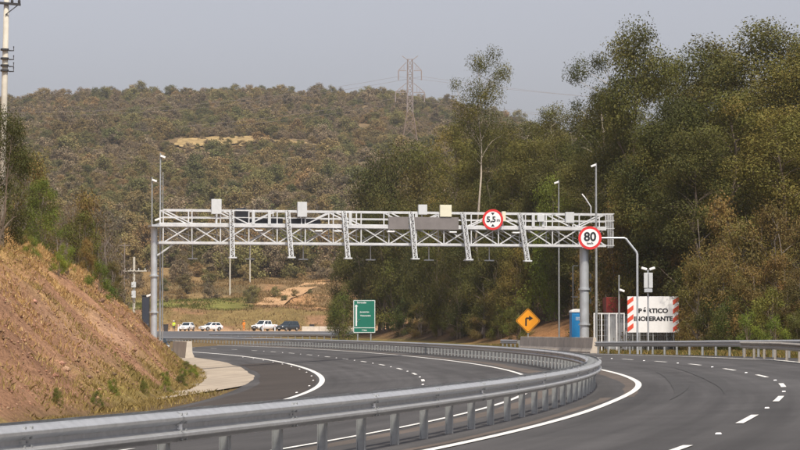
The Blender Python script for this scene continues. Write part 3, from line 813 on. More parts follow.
def mesh_fence(label, px0, px1, d, ytop, n, hgt=None, mat='white', grid=.16):
    a, c = gpt(px0, d), gpt(px1, d); t = thing('mesh_fence', label, 'fence', a); L = (c - a).length
    hh = zpix(ytop, d) - a.z
    for k in range(n + 1): MB().box((L * k / n, 0, hh / 2 - .1), (.07, .07, hh + .2)).build('post', M[mat], t)
    mb = MB()
    for k in range(int(L / grid)): mb.tube([(k * grid + .05, .0, .1), (k * grid + .05, .0, hh - .05)], .012, 4)
    for z in np.arange(.15, hh, .35): mb.tube([(0, -.01, z), (L, -.01, z)], .014, 4)
    mb.build('wire_mesh', M['galv'], t)
    for z in (.1, hh - .03): MB().bar((0, .03, z), (L, .03, z), .05).build('rail', M[mat], t)
mesh_fence('white mesh cage fence between the gantry column and the equipment cabin', 594, 624, 177.5, 313, 4)
mesh_fence('dark mesh fence panel beneath the notice board', 626, 680, 178.5, 331, 4, mat='column', grid=.12)

b = gpt(577.5, 187.5); tl = thing('portable_toilet', 'blue portable toilet with white roof beside the gantry column', 'toilet', b, R(6))
hT = zpix(312.5, 187.5) - b.z
MB().box((0, 0, hT / 2 - .05), (1.0, 1.0, hT + .1)).build('cabin', M['blue'], tl, bevel=.04)
MB().prism([(-.54, hT), (.54, hT), (.48, hT + .14), (.2, hT + .24), (-.2, hT + .24), (-.48, hT + .14)], 'y', -.54, .54).build('roof', M['white'], tl, bevel=.02)
MB().box((0, -.515, hT / 2), (.74, .035, hT - .25)).build('door', M['blue'], tl, bevel=.015)
for k in range(3): MB().box((0, -.54, hT - .35 - k * .09), (.45, .02, .03)).build('vent_slat', M['white'], tl)
MB().box((.27, -.55, hT / 2), (.05, .04, .16)).build('latch', M['trim'], tl)
MB().tube([(.35, .35, hT), (.35, .35, hT + .42)], .05, 8).build('vent_pipe', M['white'], tl)

# ------------------------------------------------------------------ yellow curve sign
dY = 208.0; b = gpt(528, dY); ys = thing('curve_sign', 'yellow diamond warning sign with a right turn arrow on a post', 'sign', b)
zc = zpix(320.7, dY) - b.z; r_ = 12.2 * dY / F
def rounded_diamond(r, k=.09):
    P = []
    for i in range(4):
        a = R(90 * i)
        for q in (-1, 0, 1):
            rad = r - (abs(q) == 1) * r * k * .55 - (q == 0) * r * k * .2
            P.append((math.cos(a) * rad - math.sin(a) * q * r * k, math.sin(a) * rad + math.cos(a) * q * r * k))
    return P
MB().prism([(x, zc + z) for x, z in rounded_diamond(r_)], 'y', -.03, 0).build('plate', M['yellow'], ys)
o_, i_ = rounded_diamond(r_ * .95), rounded_diamond(r_ * .90)
mb = MB(); n = len(o_)
V = [(x, -.035, zc + z) for x, z in o_] + [(x, -.035, zc + z) for x, z in i_]
mb.add(V, [(k, (k + 1) % n, (k + 1) % n + n, k + n) for k in range(n)]); mb.build('border_line', M['ink'], ys)
u = r_
mb = MB(); mb.box((-.17 * u, -.034, zc - .12 * u), (.13 * u, .01, .62 * u)); mb.box((-.03 * u, -.034, zc + .20 * u), (.31 * u, .008, .13 * u))
mb.prism([(.08 * u, zc + .42 * u), (.40 * u, zc + .20 * u), (.08 * u, zc - .02 * u)], 'y', -.0395, -.0305); mb.build('turn_arrow', M['ink'], ys)
MB().box((0, .05, zc / 2 - .2), (.09, .09, zc + .5)).build('post', M['steel_post'], ys)

# ------------------------------------------------------------------ green direction sign
dG = 294.0; b = gpt(364.3, dG); gs = thing('direction_sign', 'green direction sign with white lettering at the foot of the trees', 'sign', b)
kG = dG / F; z0, z1 = zpix(333, dG) - b.z, zpix(300, dG) - b.z; hw = 11 * kG
MB().box((0, 0, (z0 + z1) / 2), (2 * hw, .06, z1 - z0)).build('plate', M['green'], gs, bevel=.02)
mb = MB()
for sx in (-1, 1): mb.box((sx * (hw - .05), -.034, (z0 + z1) / 2), (.06, .01, z1 - z0 - .12))
for z in (z0 + .06, z0 + 5.2 * kG, z1 - .06): mb.box((0, -.033, z), (2 * hw - .15, .009, .06))
mb.build('border_line', M['white'], gs)
mb = MB(); xa_ = -hw + 3 * kG
mb.box((xa_, -.034, z0 + 17 * kG), (.16, .01, 20 * kG)); mb.prism([(xa_ - .19, z0 + 26.5 * kG), (xa_ + .19, z0 + 26.5 * kG), (xa_, z0 + 28.5 * kG)], 'y', -.0395, -.0305)
mb.bar((xa_ + .05, -.033, z0 + 10 * kG), (xa_ + 2.2 * kG, -.033, z0 + 13.2 * kG), .13, .01); mb.bar((xa_ + 2 * kG, -.0335, z0 + 13.1 * kG), (xa_ + 4.3 * kG, -.0335, z0 + 13.9 * kG), .13, .01)
mb.build('exit_diagram', M['white'], gs)
put_text('Sorocaba', .27, M['white'], gs, (-2.6 * kG, -.036, z1 - 2.6 * kG), bold=.02, sx=1.0)
put_text('Jurumirim', .25, M['white'], gs, (-.2 * kG + .05, -.036, z0 + 21 * kG), bold=.02)
put_text('Votorantim', .25, M['white'], gs, (1.2 * kG, -.036, z0 + 17.3 * kG), bold=.02)
put_text('1 km', .28, M['white'], gs, (0, -.036, z0 + 2.8 * kG), bold=.02)
for sg in (-.6, .6): MB().box((sg * hw, .09, z1 / 2 - .3), (.12, .12, z1 + .3)).build('post', M['steel_post'], gs)

# ------------------------------------------------------------------ foliage
def leaf_quads(C, ln, wd, rg, N, spread=.62):
    # blades face outwards from their clump, scattered by `spread`
    n = len(C)
    N = N + rg.normal(size=(n, 3)) * spread; N /= np.linalg.norm(N, axis=1)[:, None] + 1e-9
    a = rg.normal(size=(n, 3)); a -= (a * N).sum(1)[:, None] * N; a /= np.linalg.norm(a, axis=1)[:, None] + 1e-9
    b = np.cross(N, a)
    L = (ln * rg.uniform(.6, 1.35, n))[:, None]; W = (wd * rg.uniform(.6, 1.3, n))[:, None]
    V = np.stack([C - a * L * .5, C + b * W * .5 + a * L * .08, C + a * L * .5, C - b * W * .5 + a * L * .08], 1).reshape(-1, 3)
    Fc = np.arange(4 * n).reshape(n, 4)
    return V, Fc

def cloud(cent, rad, per, ln, wd, pal, rg, flat=.75, power=.5, jitter=.13):
    """leaves spread through clumps; pal (k,3) linear colours, one mix per clump"""
    pal = np.asarray(pal, float); P = []; T = []; NN = []
    for c, r, m in zip(cent, rad, per):
        m = int(m)
        d = rg.normal(size=(m, 3)); d /= np.linalg.norm(d, axis=1)[:, None]
        rr = r * rg.uniform(0, 1, m) ** power * (1 + .35 * np.sin(d[:, 0] * 5 + c[0]) * np.sin(d[:, 1] * 4 + c[1]))
        p = d * rr[:, None]; p[:, 2] *= flat; P.append(p + c); q = d.copy(); q[:, 2] += .25; NN.append(q)
        wts = rg.dirichlet(np.ones(len(pal)) * .7); base = wts @ pal * rg.uniform(.78, 1.22)
        T.append(FOL * base * rg.uniform(1 - jitter, 1 + jitter, (m, 1)) * rg.uniform(.93, 1.07, (m, 3)))
    P = np.concatenate(P); T = np.concatenate(T); V, Fc = leaf_quads(P, ln, wd, rg, np.concatenate(NN))
    return V, Fc, T

def limb(mb, a, b, r0, r1, rg, sag=.12, n=5, seg=6):
    a, b = np.array(a, float), np.array(b, float); L = np.linalg.norm(b - a)
    o = rg.normal(size=3) * L * .07; pts = []
    for k in range(n + 1):
        t = k / n; p = a + (b - a) * t + o * math.sin(math.pi * t); p[2] += sag * L * math.sin(math.pi * t) * .5; pts.append(p)
    mb.tube(pts, [r0 + (r1 - r0) * k / n for k in range(n + 1)], seg, cap=False)

def tree_proto(seed, h, crown_lo, rx, nclump, clump_r, leaves, ln, wd, pal, bark='bark', r_tr=.22, shape='oval', multi=1, power=.5, flat=.75, twigs=0):
    rg = np.random.default_rng(seed); mb = MB(); cents = []; rads = []
    zc0, zc1 = h * crown_lo, h
    for k in range(nclump):
        t = (k + rg.uniform(0, 1)) / nclump
        z = zc0 + (zc1 - zc0) * t
        if shape == 'oval': env = math.sqrt(max(.06, 1 - (2 * t - .85) ** 2 / 1.35))
        elif shape == 'umbrella': env = .35 + .65 * t ** .7 if t < .8 else 1.0 - (t - .8) * 2.6
        else: env = math.sqrt(max(.1, 1 - t ** 2 * .95))
        a = rg.uniform(0, 2 * math.pi) + k * 2.4; rr = rx * env * math.sqrt(rg.uniform(.12, 1.0))
        cents.append((math.cos(a) * rr, math.sin(a) * rr, z)); rads.append(clump_r * rg.uniform(.65, 1.3))
    # trunk(s)
    tops = []
    for m in range(multi):
        lean = rg.normal(size=2) * h * (.03 if multi == 1 else .10); pts = []; n = 8
        st = rg.normal(size=2) * (.0 if multi == 1 else .25)
        for k in range(n + 1):
            t = k / n; wv = rg.normal(size=2) * .012 * h * (0 < k < n)
            pts.append((st[0] + lean[0] * t + wv[0], st[1] + lean[1] * t + wv[1], -.5 + (h * .92 + .5) * t))
        rr = [r_tr * (1.25 if k == 0 else 1) * (1 - .88 * k / n) + .012 for k in range(n + 1)]
        mb.tube(pts, rr, 8, cap=False); tops.append(np.array(pts))
    for c, r in zip(cents, rads):
        tr = tops[rg.integers(0, multi)]
        zb = max(.12 * h, c[2] - (.35 + .55 * rg.uniform()) * math.hypot(c[0], c[1]) - .3)
        k = min(int((zb + .5) / (h * .92 + .5) * 8), 7); f = (zb + .5) / (h * .92 + .5) * 8 - k
        a = tr[k] * (1 - f) + tr[k + 1] * f
        limb(mb, a, c, max(.025, r_tr * .34 * (1.15 - zb / h)), .012, rg)
        for q in range(twigs):
            d = rg.normal(size=3); d[2] = abs(d[2]); d /= np.linalg.norm(d)
            limb(mb, np.array(c) - (np.array(c) - a) * .25 * rg.uniform(), np.array(c) + d * r * .95, .014, .004, rg, n=2, seg=3)
    rads = np.array(rads); per = leaves * rads ** 2 / (rads ** 2).sum()
    V, Fc, T = cloud(np.array(cents), rads, per, ln, wd, pal, rg, flat, power)
    crown = npmesh('crown', V, Fc, M['leaf'], T)
    trunk = mb.mesh('trunk', M[bark], smooth=True)
    return {'h': h, 'w': 2 * (rx + clump_r * .6), 'crown': crown, 'trunk': trunk}

FOL = np.array([1.22, 1.25, 1.0])
OLIVE = [(.080, .086, .022), (.110, .104, .027), (.060, .068, .019), (.130, .104, .031), (.088, .072, .024)]
DARK = [(.052, .060, .017), (.075, .075, .021), (.100, .086, .026), (.045, .048, .015)]
BROWN = [(.170, .105, .040), (.130, .102, .034), (.200, .125, .050), (.105, .088, .030)]
YGREEN = [(.125, .150, .024), (.160, .170, .030), (.090, .120, .020)]
GREEN = [(.062, .105, .020), (.090, .130, .026), (.050, .080, .018)]
GREY = [(.115, .092, .072), (.090, .075, .056), (.135, .105, .078), (.100, .088, .048)]
RUST = [(.150, .080, .030), (.115, .070, .028), (.090, .070, .030)]

PT = {}
for k in range(4): PT['big%d' % k] = tree_proto(100 + k, 20, .20, 3.6, 54, 1.6, 42000, .18, .09, OLIVE if k % 2 else DARK + OLIVE[1:2], 'bark', .30, power=.36)
for k in range(3): PT['tall%d' % k] = tree_proto(120 + k, 22, .30, 3.0, 42, 1.4, 28000, .17, .085, OLIVE, 'bark_pale', .26, power=.36)
for k in range(2): PT['airy%d' % k] = tree_proto(140 + k, 24, .62, 4.3, 24, 1.35, 16000, .17, .085, DARK + OLIVE[:1], 'bark_pale', .22, 'umbrella', power=.38)
for k in range(4): PT['mid%d' % k] = tree_proto(160 + k, 10, .12, 3.3, 42, 1.3, 24000, .17, .085, (OLIVE, DARK, OLIVE + BROWN[:2], DARK + OLIVE)[k], 'bark', .16, 'oval', 2, power=.38)
for k in range(3): PT['shrub%d' % k] = tree_proto(180 + k, 4, .05, 2.2, 30, .8, 9500, .145, .07, (OLIVE + YGREEN[:1], GREEN + OLIVE, DARK + GREEN[:1])[k], 'bark', .07, 'dome', 4)
for k in range(3): PT['brown%d' % k] = tree_proto(190 + k, 7, .03, 2.5, 44, .95, 15000, .165, .075, (BROWN, BROWN + OLIVE[:2], RUST + OLIVE[1:3])[k], 'bark_grey', .07, 'dome', 4, twigs=2)
for k in range(3): PT['bare%d' % k] = tree_proto(200 + k, 7, .10, 2.6, 40, .9, 2600, .20, .08, GREY, 'bark_grey', .07, 'dome', 4, twigs=5)
PT['yg0'] = tree_proto(210, 9, .05, 3.0, 46, 1.1, 17000, .17, .085, YGREEN, 'bark', .10, 'dome', 3)
PT['yg1'] = tree_proto(211, 3, .05, 1.7, 20, .65, 6000, .12, .06, YGREEN + GREEN[:1], 'bark', .05, 'dome', 3)

WF = {'big': 1.75, 'tal': 1.7, 'air': 1.35, 'mid': 1.5, 'bro': 1.35, 'bar': 1.45}
def plant(kind, px, ytop, d, wpx, label, name='tree', cat='tree', group=None, dz=0):
    p = PT[kind]; b = gpt(px, d); hh = max(.6, zpix(ytop, d) - b.z); wm = wpx * d / F * WF.get(kind[:3], 1.0)
    t = thing(name, label, cat, b, rng.uniform(0, 6.28), group)
    t.location.z -= .1; sz = hh / p['h']; sx = float(np.clip(wm / p['w'], .66 * sz, 1.5 * sz)); t.scale = (sx, sx, sz)
    link('trunk', p['trunk'], t); link('crown', p['crown'], t)
    return t
# named trees
plant('airy0', 482, 54, 262, 62, 'tall lone pale-trunked eucalyptus with thin open crown against the sky', group=None)
plant('airy1', 600, 58, 214, 74, 'open-crowned eucalyptus with sky between its leaves beside the dense trees')
G1 = 'tall eucalyptus trees right of the gantry'
for i, (k, px, yt, d, wd) in enumerate([('big0', 640, 28, 192, 66), ('big1', 704, 44, 206, 78), ('big2', 770, 27, 196, 96), ('tall0', 668, 62, 214, 62), ('tall1', 735, 55, 212, 70),
        ('big3', 806, 40, 186, 92), ('big1', 842, 55, 190, 90), ('tall2', 612, 92, 200, 56), ('big0', 676, 100, 184, 70), ('big3', 738, 95, 182, 78), ('big2', 622, 120, 196, 58), ('big1', 786, 110, 178, 80), ('big2', 700, 130, 178, 66), ('big0', 655, 135, 186, 60),('big3', 880, 50, 190, 90)]):
    side = 'close behind the right gantry column' if px < 650 else 'behind the white notice board' if px < 690 else 'behind the brown shrubs past the notice board' if px < 760 else 'above the green shrubs of the outer guardrail'
    look = 'slender pale-trunked eucalyptus' if k[0] == 't' else 'lofty dense eucalyptus topping the grove' if yt < 60 else 'lower dense eucalyptus'
    plant(k, px, yt, d, wd, look + ' ' + side, group=G1)
G2 = 'trees behind the gantry span'
for (k, px, yt, d, wd) in [('tall0', 550, 106, 262, 46), ('tall1', 524, 124, 272, 48), ('big0', 500, 124, 276, 50), ('tall2', 578, 110, 256, 48), ('big3', 455, 126, 292, 44), ('mid2', 430, 150, 310, 48),
        ('mid3', 405, 150, 324, 46), ('mid0', 380, 166, 328, 44), ('big1', 562, 138, 250, 50), ('big2', 532, 142, 258, 52), ('big0', 478, 160, 280, 50), ('big3', 590, 150, 238, 50), ('mid3', 512, 172, 270, 48), ('mid1', 545, 172, 252, 44)]:
    side = 'behind the grey display panel' if px < 470 else 'behind the round clearance sign' if px < 525 else 'behind the walkway end by the right column'
    plant(k, px, yt, d, wd, ('tall slender tree ' if k[0] == 't' else 'dense tall olive tree ' if k[0] == 'b' else 'lower rounded olive tree ') + side, group=G2)
G3 = 'dense lower trees on the embankment'
for (k, px, yt, d, wd) in [('mid1', 362, 238, 322, 40), ('mid2', 386, 205, 316, 46), ('mid3', 414, 206, 308, 46), ('mid0', 442, 208, 278, 50), ('mid2', 472, 200, 270, 48), ('mid3', 500, 205, 262, 50), ('mid1', 528, 204, 254, 48),
        ('mid0', 574, 215, 242, 40), ('mid1', 428, 240, 296, 40), ('mid0', 458, 245, 266, 40), ('mid3', 488, 248, 258, 42), ('mid2', 515, 250, 250, 40), ('mid1', 345, 262, 324, 30), ('shrub2', 396, 262, 308, 30), ('shrub2', 505, 262, 262, 36)]:
    side = 'beside the green direction sign' if px < 400 else 'on the embankment between the green sign and the yellow sign' if px < 505 else 'behind the yellow diamond sign'
    plant(k, px, yt, d, wd, ('small dark leafy tree ' if yt > 235 else 'dark leafy tree ') + side, group=G3)
for (k, px, yt, d, wd) in [('shrub2', 519, 300, 238, 26), ('shrub0', 500, 304, 249, 28), ('brown1', 484, 298, 257, 30), ('shrub2', 462, 302, 267, 30), ('shrub0', 440, 300, 278, 28), ('brown1', 420, 304, 288, 26), ('shrub2', 404, 300, 296, 24), ('shrub2', 590, 290, 214, 22)]:
    plant(k, px, yt, d, wd, 'low ' + {'2': 'dark green', '0': 'olive', '1': 'brown'}[k[-1]] + ' shrub at the foot of the embankment ' + ('by the yellow diamond sign' if px > 495 else 'between the road signs'), 'shrub', 'shrub', 'low shrubs along the foot of the embankment')
plant('yg0', 557, 178, 244, 52, 'round yellow-green tree behind the right part of the gantry')
plant('shrub1', 342, 296, 304, 34, 'leafy green bush beside the green direction sign', 'bush', 'bush')
G4 = 'brownish shrubs at the foot of the eucalyptus grove'
for (k, px, yt, d, wd) in [('brown0', 622, 196, 190, 50), ('brown1', 652, 204, 186, 52), ('brown2', 688, 222, 180, 52), ('brown0', 716, 205, 174, 60), ('brown1', 744, 226, 166, 60), ('brown2', 770, 210, 166, 64), ('brown0', 800, 222, 160, 66), ('brown1', 834, 230, 160, 60), ('brown2', 640, 238, 186, 44), ('brown1', 608, 236, 224, 40),
        ('brown0', 722, 250, 160, 46), ('brown2', 778, 256, 152, 56), ('brown1', 698, 262, 170, 40), ('brown0', 752, 268, 152, 50), ('brown2', 806, 268, 146, 50), ('brown1', 664, 244, 184, 40), ('brown0', 594, 225, 232, 36)]:
    side = 'behind the right gantry column' if px < 630 else 'behind the white notice board' if px < 700 else 'beyond the green shrub beside the notice board' if px < 750 else 'above the yellow-green shrubs of the outer guardrail'
    look = {'0': 'tan brown', '1': 'olive brown', '2': 'rusty brown'}[k[-1]]
    plant(k, px, yt, d, wd, ('tall ' if yt < 230 else 'low ') + look + ' dry shrub ' + side, 'shrub', 'shrub', G4)
G5 = 'green shrubs behind the outer guardrail'
for (k, px, yt, d, wd) in [('shrub2', 712, 297, 160, 40), ('shrub1', 726, 306, 152, 36), ('yg1', 748, 312, 146, 34), ('yg1', 774, 316, 138, 36), ('shrub0', 800, 308, 140, 46), ('shrub0', 712, 262, 176, 44), ('shrub1', 740, 280, 160, 44), ('shrub0', 770, 290, 150, 44), ('shrub0', 640, 262, 198, 44), ('shrub1', 606, 262, 226, 30),('shrub2', 815, 275, 150, 50)]:
    plant(k, px, yt, d, wd, 'green shrub growing close behind the outer guardrail', 'shrub', 'shrub', G5)
# on the cut slope crest
plant('mid1', 0, 112, 117, 24, 'tall dark green bush hiding the foot of the concrete utility pole', 'bush', 'bush')
plant('mid1', -14, 116, 168, 40, 'dark green tree beside the concrete utility pole', 'tree', 'tree')
plant('shrub2', -12, 170, 150, 52, 'dark bush at the crest of the cut slope beside the utility pole', 'bush', 'bush')
plant('yg0', 42, 180, 188, 58, 'rounded yellow-green bush on the crest of the cut slope', 'bush', 'bush')
G6 = 'small bushes on the cut slope crest'
for (k, px, yt, d, wd) in [('yg1', 32, 236, 128, 22), ('yg1', 66, 244, 140, 18), ('yg1', 58, 252, 124, 16), ('shrub0', 80, 214, 190, 22), ('yg1', 100, 262, 150, 14), ('shrub0', 20, 226, 140, 26), ('brown0', 88, 240, 165, 22), ('brown1', 112, 262, 175, 20)]:
    plant(k, px, yt, d, wd, 'small leafy bush on the grassy crest of the cut slope', 'bush', 'bush', G6)
G7 = 'bare shrubs behind the cut slope'
for (k, px, yt, d, wd) in [('bare0', 70, 205, 215, 34), ('bare1', 100, 212, 235, 36), ('bare2', 92, 226, 255, 36), ('bare0', 20, 172, 220, 40), ('bare1', 112, 246, 262, 30), ('bare2', 104, 236, 240, 28), ('bare1', 62, 218, 205, 30), ('brown2', 85, 200, 250, 34), ('brown1', 34, 160, 236, 34)]:
    plant(k, px, yt, d, wd, ('grey nearly leafless shrub' if k[1] == 'a' else 'brown leafy shrub') + ' rising behind the crest of the cut slope', 'shrub', 'shrub', G7)
G8 = 'green tufts at the slope toe'
for j, (Y, t_, wd, hp) in enumerate([(82, .5, 15, 12), (88, .2, 14, 10), (95, .6, 16, 15), (103, .3, 14, 13), (111, .1, 16, 14), (117, .5, 15, 12), (124, .2, 16, 14), (133, .4, 14, 11), (143, .2, 17, 14), (150, .6, 14, 12), (160, .2, 12, 10)]):
    p = road(Y, TOE - t_); px = 400 + F * p.x / p.y; z_ = h1(p.x, p.y)
    plant('yg1' if j % 3 else 'shrub1', px, HZ - (z_ - EYE) * F / p.y - hp * .8, p.y, wd, 'low green tuft growing at the foot of the cut slope', 'tuft', 'plant', G8)

# ------------------------------------------------------------------ scrub of the far hillside
SCP = [  # dry-season scrub colours with their share
       ([(.112, .090, .062), (.128, .098, .066)], .26), ([(.112, .088, .042), (.128, .098, .045)], .30), ([(.086, .080, .032), (.100, .090, .038)], .24), ([(.135, .090, .042), (.122, .084, .042)], .08), ([(.062, .066, .026), (.072, .072, .028)], .12)]
BP = []
for i, (pal, _) in enumerate(SCP):
    for j in range(2):
        k = tree_proto(300 + i * 5 + j, 5, .10, 2.4, 24, 1.0, 2600, .34, .20, np.array(pal) * np.array([1.46, 1.40, 1.55]), 'bark_grey', .08, 'oval', 3, twigs=1 if i else 3)
        k['crown'].materials.clear(); k['crown'].materials.append(M['scrub']); BP.append((i, k))
NM = ['grey dry scrub tree on the lower hillside', 'brown scrub tree on the lower hillside', 'olive scrub tree on the lower hillside', 'rust brown scrub tree on the lower hillside', 'dark green scrub tree on the lower hillside']
rg = np.random.default_rng(5)
cnt = 0
while cnt < 290:
    d = 492 + 250 * rg.uniform() ** 1.0; px = rg.uniform(20, 470)
    X = (px - 400) / F * d
    r = X / d
    clear = (d < 552 and r > -.062) or d < 508
    if clear and rg.uniform() > .55: continue
    if d < 560 and rg.uniform() > .5: continue
    i, k = BP[rg.choice(10, p=np.repeat([w_ / 2 for _, w_ in SCP], 2) / sum(w_ for _, w_ in SCP))]
    s = rg.uniform(.85, 1.65) * (1 if d > 560 else .5) * (.55 if clear else 1)
    t = thing('scrub_tree', NM[i], 'tree', (X, d, h1(X, d) - .1), rg.uniform(0, 6.28), 'scrub trees on the lower hillside')
    t.scale = (s * rg.uniform(.85, 1.2), s * rg.uniform(.85, 1.2), s * rg.uniform(.8, 1.15))
    link('trunk', k['trunk'], t); link('crown', k['crown'], t); cnt += 1

def scrub_stuff():
    rg = np.random.default_rng(77); n = 26000
    Y = 560 + 1020 * rg.uniform(0, 1, n) ** .85
    X = rg.uniform(-.215, .125, n) * Y + rg.uniform(-20, 20, n)
    fm = field_mask(X, Y)
    keep = ((fm < .3) | (rg.uniform(0, 1, n) < .22)) & ~((Y < 760) & (rg.uniform(0, 1, n) < .35))
    keep &= ~((fbm(X, Y, 55, 71) > .58) & (rg.uniform(0, 1, n) < .6))
    X, Y = X[keep], Y[keep]; n = len(X); sel = fbm(X, Y, 70, 72, 3)
    p = np.tile([w_ for _, w_ in SCP], (n, 1)); hi = sel > .52
    p[:, 0] *= np.where(hi, 2.4, .7); p[:, 2] *= np.where(hi, .6, 1.6); p[:, 4] *= np.where(hi, .4, 1.5); p /= p.sum(1)[:, None]
    kind = (rg.uniform(0, 1, n)[:, None] > np.cumsum(p, 1)).sum(1).clip(0, 4) * 2 + rg.integers(0, 2, n)
    size = rg.uniform(.26, .85, n) * np.where(rg.uniform(0, 1, n) > .92, 2.0, 1.0) * (1 - .45 * (fm[keep] > .3))
    me = bpy.data.meshes.new('hillside_scrub'); me.vertices.add(n)
    me.vertices.foreach_set('co', np.stack([X, Y, H(X, Y) - .15], 1).astype(np.float32).ravel())
    a = me.attributes.new('kind', 'INT', 'POINT'); a.data.foreach_set('value', kind.astype(np.int32))
    a = me.attributes.new('turn', 'FLOAT_VECTOR', 'POINT'); a.data.foreach_set('vector', np.stack([0 * X, 0 * X, rg.uniform(0, 6.28, n)], 1).astype(np.float32).ravel())
    a = me.attributes.new('size', 'FLOAT_VECTOR', 'POINT'); a.data.foreach_set('vector', np.stack([size * rg.uniform(.9, 1.25, n), size * rg.uniform(.9, 1.25, n), size * rg.uniform(.75, 1.1, n)], 1).astype(np.float32).ravel())
    src = bpy.data.collections.new('scrub_kinds')
    for q, (i, k) in enumerate(BP):
        src.objects.link(bpy.data.objects.new('scrub_kind_%02d' % q, k['crown']))
    o = link('hillside_scrub', me)
    g = bpy.data.node_groups.new('scatter_scrub', 'GeometryNodeTree')
    g.interface.new_socket('Geometry', in_out='INPUT', socket_type='NodeSocketGeometry'); g.interface.new_socket('Geometry', in_out='OUTPUT', socket_type='NodeSocketGeometry')
    gi = g.nodes.new('NodeGroupInput'); go = g.nodes.new('NodeGroupOutput'); ip = g.nodes.new('GeometryNodeInstanceOnPoints')
    ci = g.nodes.new('GeometryNodeCollectionInfo'); ci.inputs['Collection'].default_value = src; ci.inputs['Separate Children'].default_value = True; ci.inputs['Reset Children'].default_value = True
    def attr(nm, tp):
        q = g.nodes.new('GeometryNodeInputNamedAttribute'); q.data_type = tp; q.inputs['Name'].default_value = nm; return q.outputs['Attribute']
    L = g.links.new
    L(gi.outputs[0], ip.inputs['Points']); L(ci.outputs[0], ip.inputs['Instance']); ip.inputs['Pick Instance'].default_value = True
    L(attr('kind', 'INT'), ip.inputs['Instance Index']); L(attr('size', 'FLOAT_VECTOR'), ip.inputs['Scale'])
    er = g.nodes.new('FunctionNodeEulerToRotation'); L(attr('turn', 'FLOAT_VECTOR'), er.inputs[0]); L(er.outputs[0], ip.inputs['Rotation'])
    L(ip.outputs[0], go.inputs[0])
    md_ = o.modifiers.new('scatter', 'NODES'); md_.node_group = g
    return o
tag(scrub_stuff(), 'dry brown and olive scrub covering the far hillside', 'scrub', None, 'stuff')

# ------------------------------------------------------------------ grasses
def blades(name, X, Y, Z, hgt, wd, T, rg, lean=.5):
    n = len(X); a = rg.uniform(0, 2 * math.pi, n); dx, dy = np.cos(a), np.sin(a)
    lx, ly = rg.normal(size=n) * lean, rg.normal(size=n) * lean
    b = np.stack([X, Y, Z], 1); w_ = np.stack([dx, dy, 0 * dx], 1) * (wd / 2)[:, None]
    mid = b + np.stack([lx * hgt * .3, ly * hgt * .3, hgt * .6], 1); tip = b + np.stack([lx * hgt, ly * hgt, hgt], 1)
    V = np.stack([b - w_, b + w_, mid + w_ * .7, tip, mid - w_ * .7], 1).reshape(-1, 3)
    return npmesh(name, V, np.arange(5 * n).reshape(n, 5), M['grass'], T)
def slope_grass():
    rg = np.random.default_rng(3); n = 620000
    Y = rg.uniform(62, 262, n); t = rg.uniform(-.5, 18, n) - np.where(Y < 112, rg.uniform(0, 2.2, n) * (rg.uniform(0, 1, n) < .35), 0); o = TOE - t
    X = MX(Y) + o * np.sqrt(1 + MD(Y) ** 2)
    n1 = fbm(X, Y, 6, 21); n2 = fbm(X, Y, 2.2, 22); n4 = fbm(X, Y, .9, 26, 3)
    cover = sm(t + 6 * (n1 - .5) + 4 * (n2 - .5), 3.0, 7.0) * .85 + .30 * sm(n4, .46, .60) + .75 * (1 - sm(t + 2 * (n2 - .5), .8, 2.8)) * sm(n1 + .15 * (n2 - .5), .36, .52)
    k = (rg.uniform(0, 1, n) < cover * sm(n4, .30, .52)); X, Y, t, n1, n2 = X[k], Y[k], t[k], n1[k], n2[k]
    m = len(X); hgt = rg.uniform(.07, .24, m) * (1 + .45 * sm(t, 6, 10)) * (.6 + .8 * n2)
    gold = np.array([.36, .245, .10]); straw = np.array([.42, .32, .16]); ol = np.array([.21, .175, .06]); rust = np.array([.25, .15, .07])
    u = rg.uniform(0, 1, m); gs_ = np.clip(sm(fbm(X, Y, 9, 28), .56, .66) * .7 + (1 - sm(t, .8, 3)) * .75, 0, 1)[:, None]
    T = np.where((u < .5)[:, None], gold, np.where((u < .75)[:, None], straw, rust)); T = T * (1 - gs_) + ol * gs_
    T = T * rg.uniform(.65, 1.25, (m, 1)) * 1.5
    return blades('slope_grass', X, Y, H(X, Y) - .03, hgt, rg.uniform(.018, .045, m), T, rg)
tag(link('slope_grass', slope_grass()), 'dry golden grass growing on the cut slope', 'grass', None, 'stuff')
def verge_grass():
    rg = np.random.default_rng(4); n = 60000
    Y = rg.uniform(70, 235, n); o = rg.uniform(10.3, 16, n); X = MX(Y) + o * np.sqrt(1 + MD(Y) ** 2)
    k = fbm(X, Y, 2.5, 29) > .42; X, Y = X[k], Y[k]; m = len(X)
    u = rg.uniform(0, 1, (m, 1)); T = np.where(u < .55, [.34, .25, .09], [.15, .16, .04]) * rg.uniform(.7, 1.2, (m, 1))
    return blades('verge_grass', X, Y, H(X, Y) - .02, rg.uniform(.1, .34, m), rg.uniform(.02, .05, m), T, rg)
tag(link('verge_grass', verge_grass()), 'short dry grass along the verge behind the outer guardrail', 'grass', None, 'stuff')
def far_grass():
    rg = np.random.default_rng(6); n = 70000
    Y = rg.uniform(464, 575, n); r = rg.uniform(-.155, -.015, n); X = r * Y
    n1 = fbm(X, Y, 6, 21); cov = np.where(Y < 480, .25, .8) * sm(n1, .35, .55)
    k = rg.uniform(0, 1, n) < cov; X, Y, n1, r = X[k], Y[k], n1[k], r[k]; m = len(X)
    gr = (sm(Y, 478, 484) * (1 - sm(Y, 505, 520)) * (r < -.055))[:, None]
    T = (np.array([.26, .18, .08]) * (1 - gr) + np.array([.15, .165, .04]) * gr) * rg.uniform(.6, 1.3, (m, 1))
    return blades('bank_grass', X, Y, H(X, Y) - .05, rg.uniform(.2, .6, m), rg.uniform(.08, .2, m), T, rg)
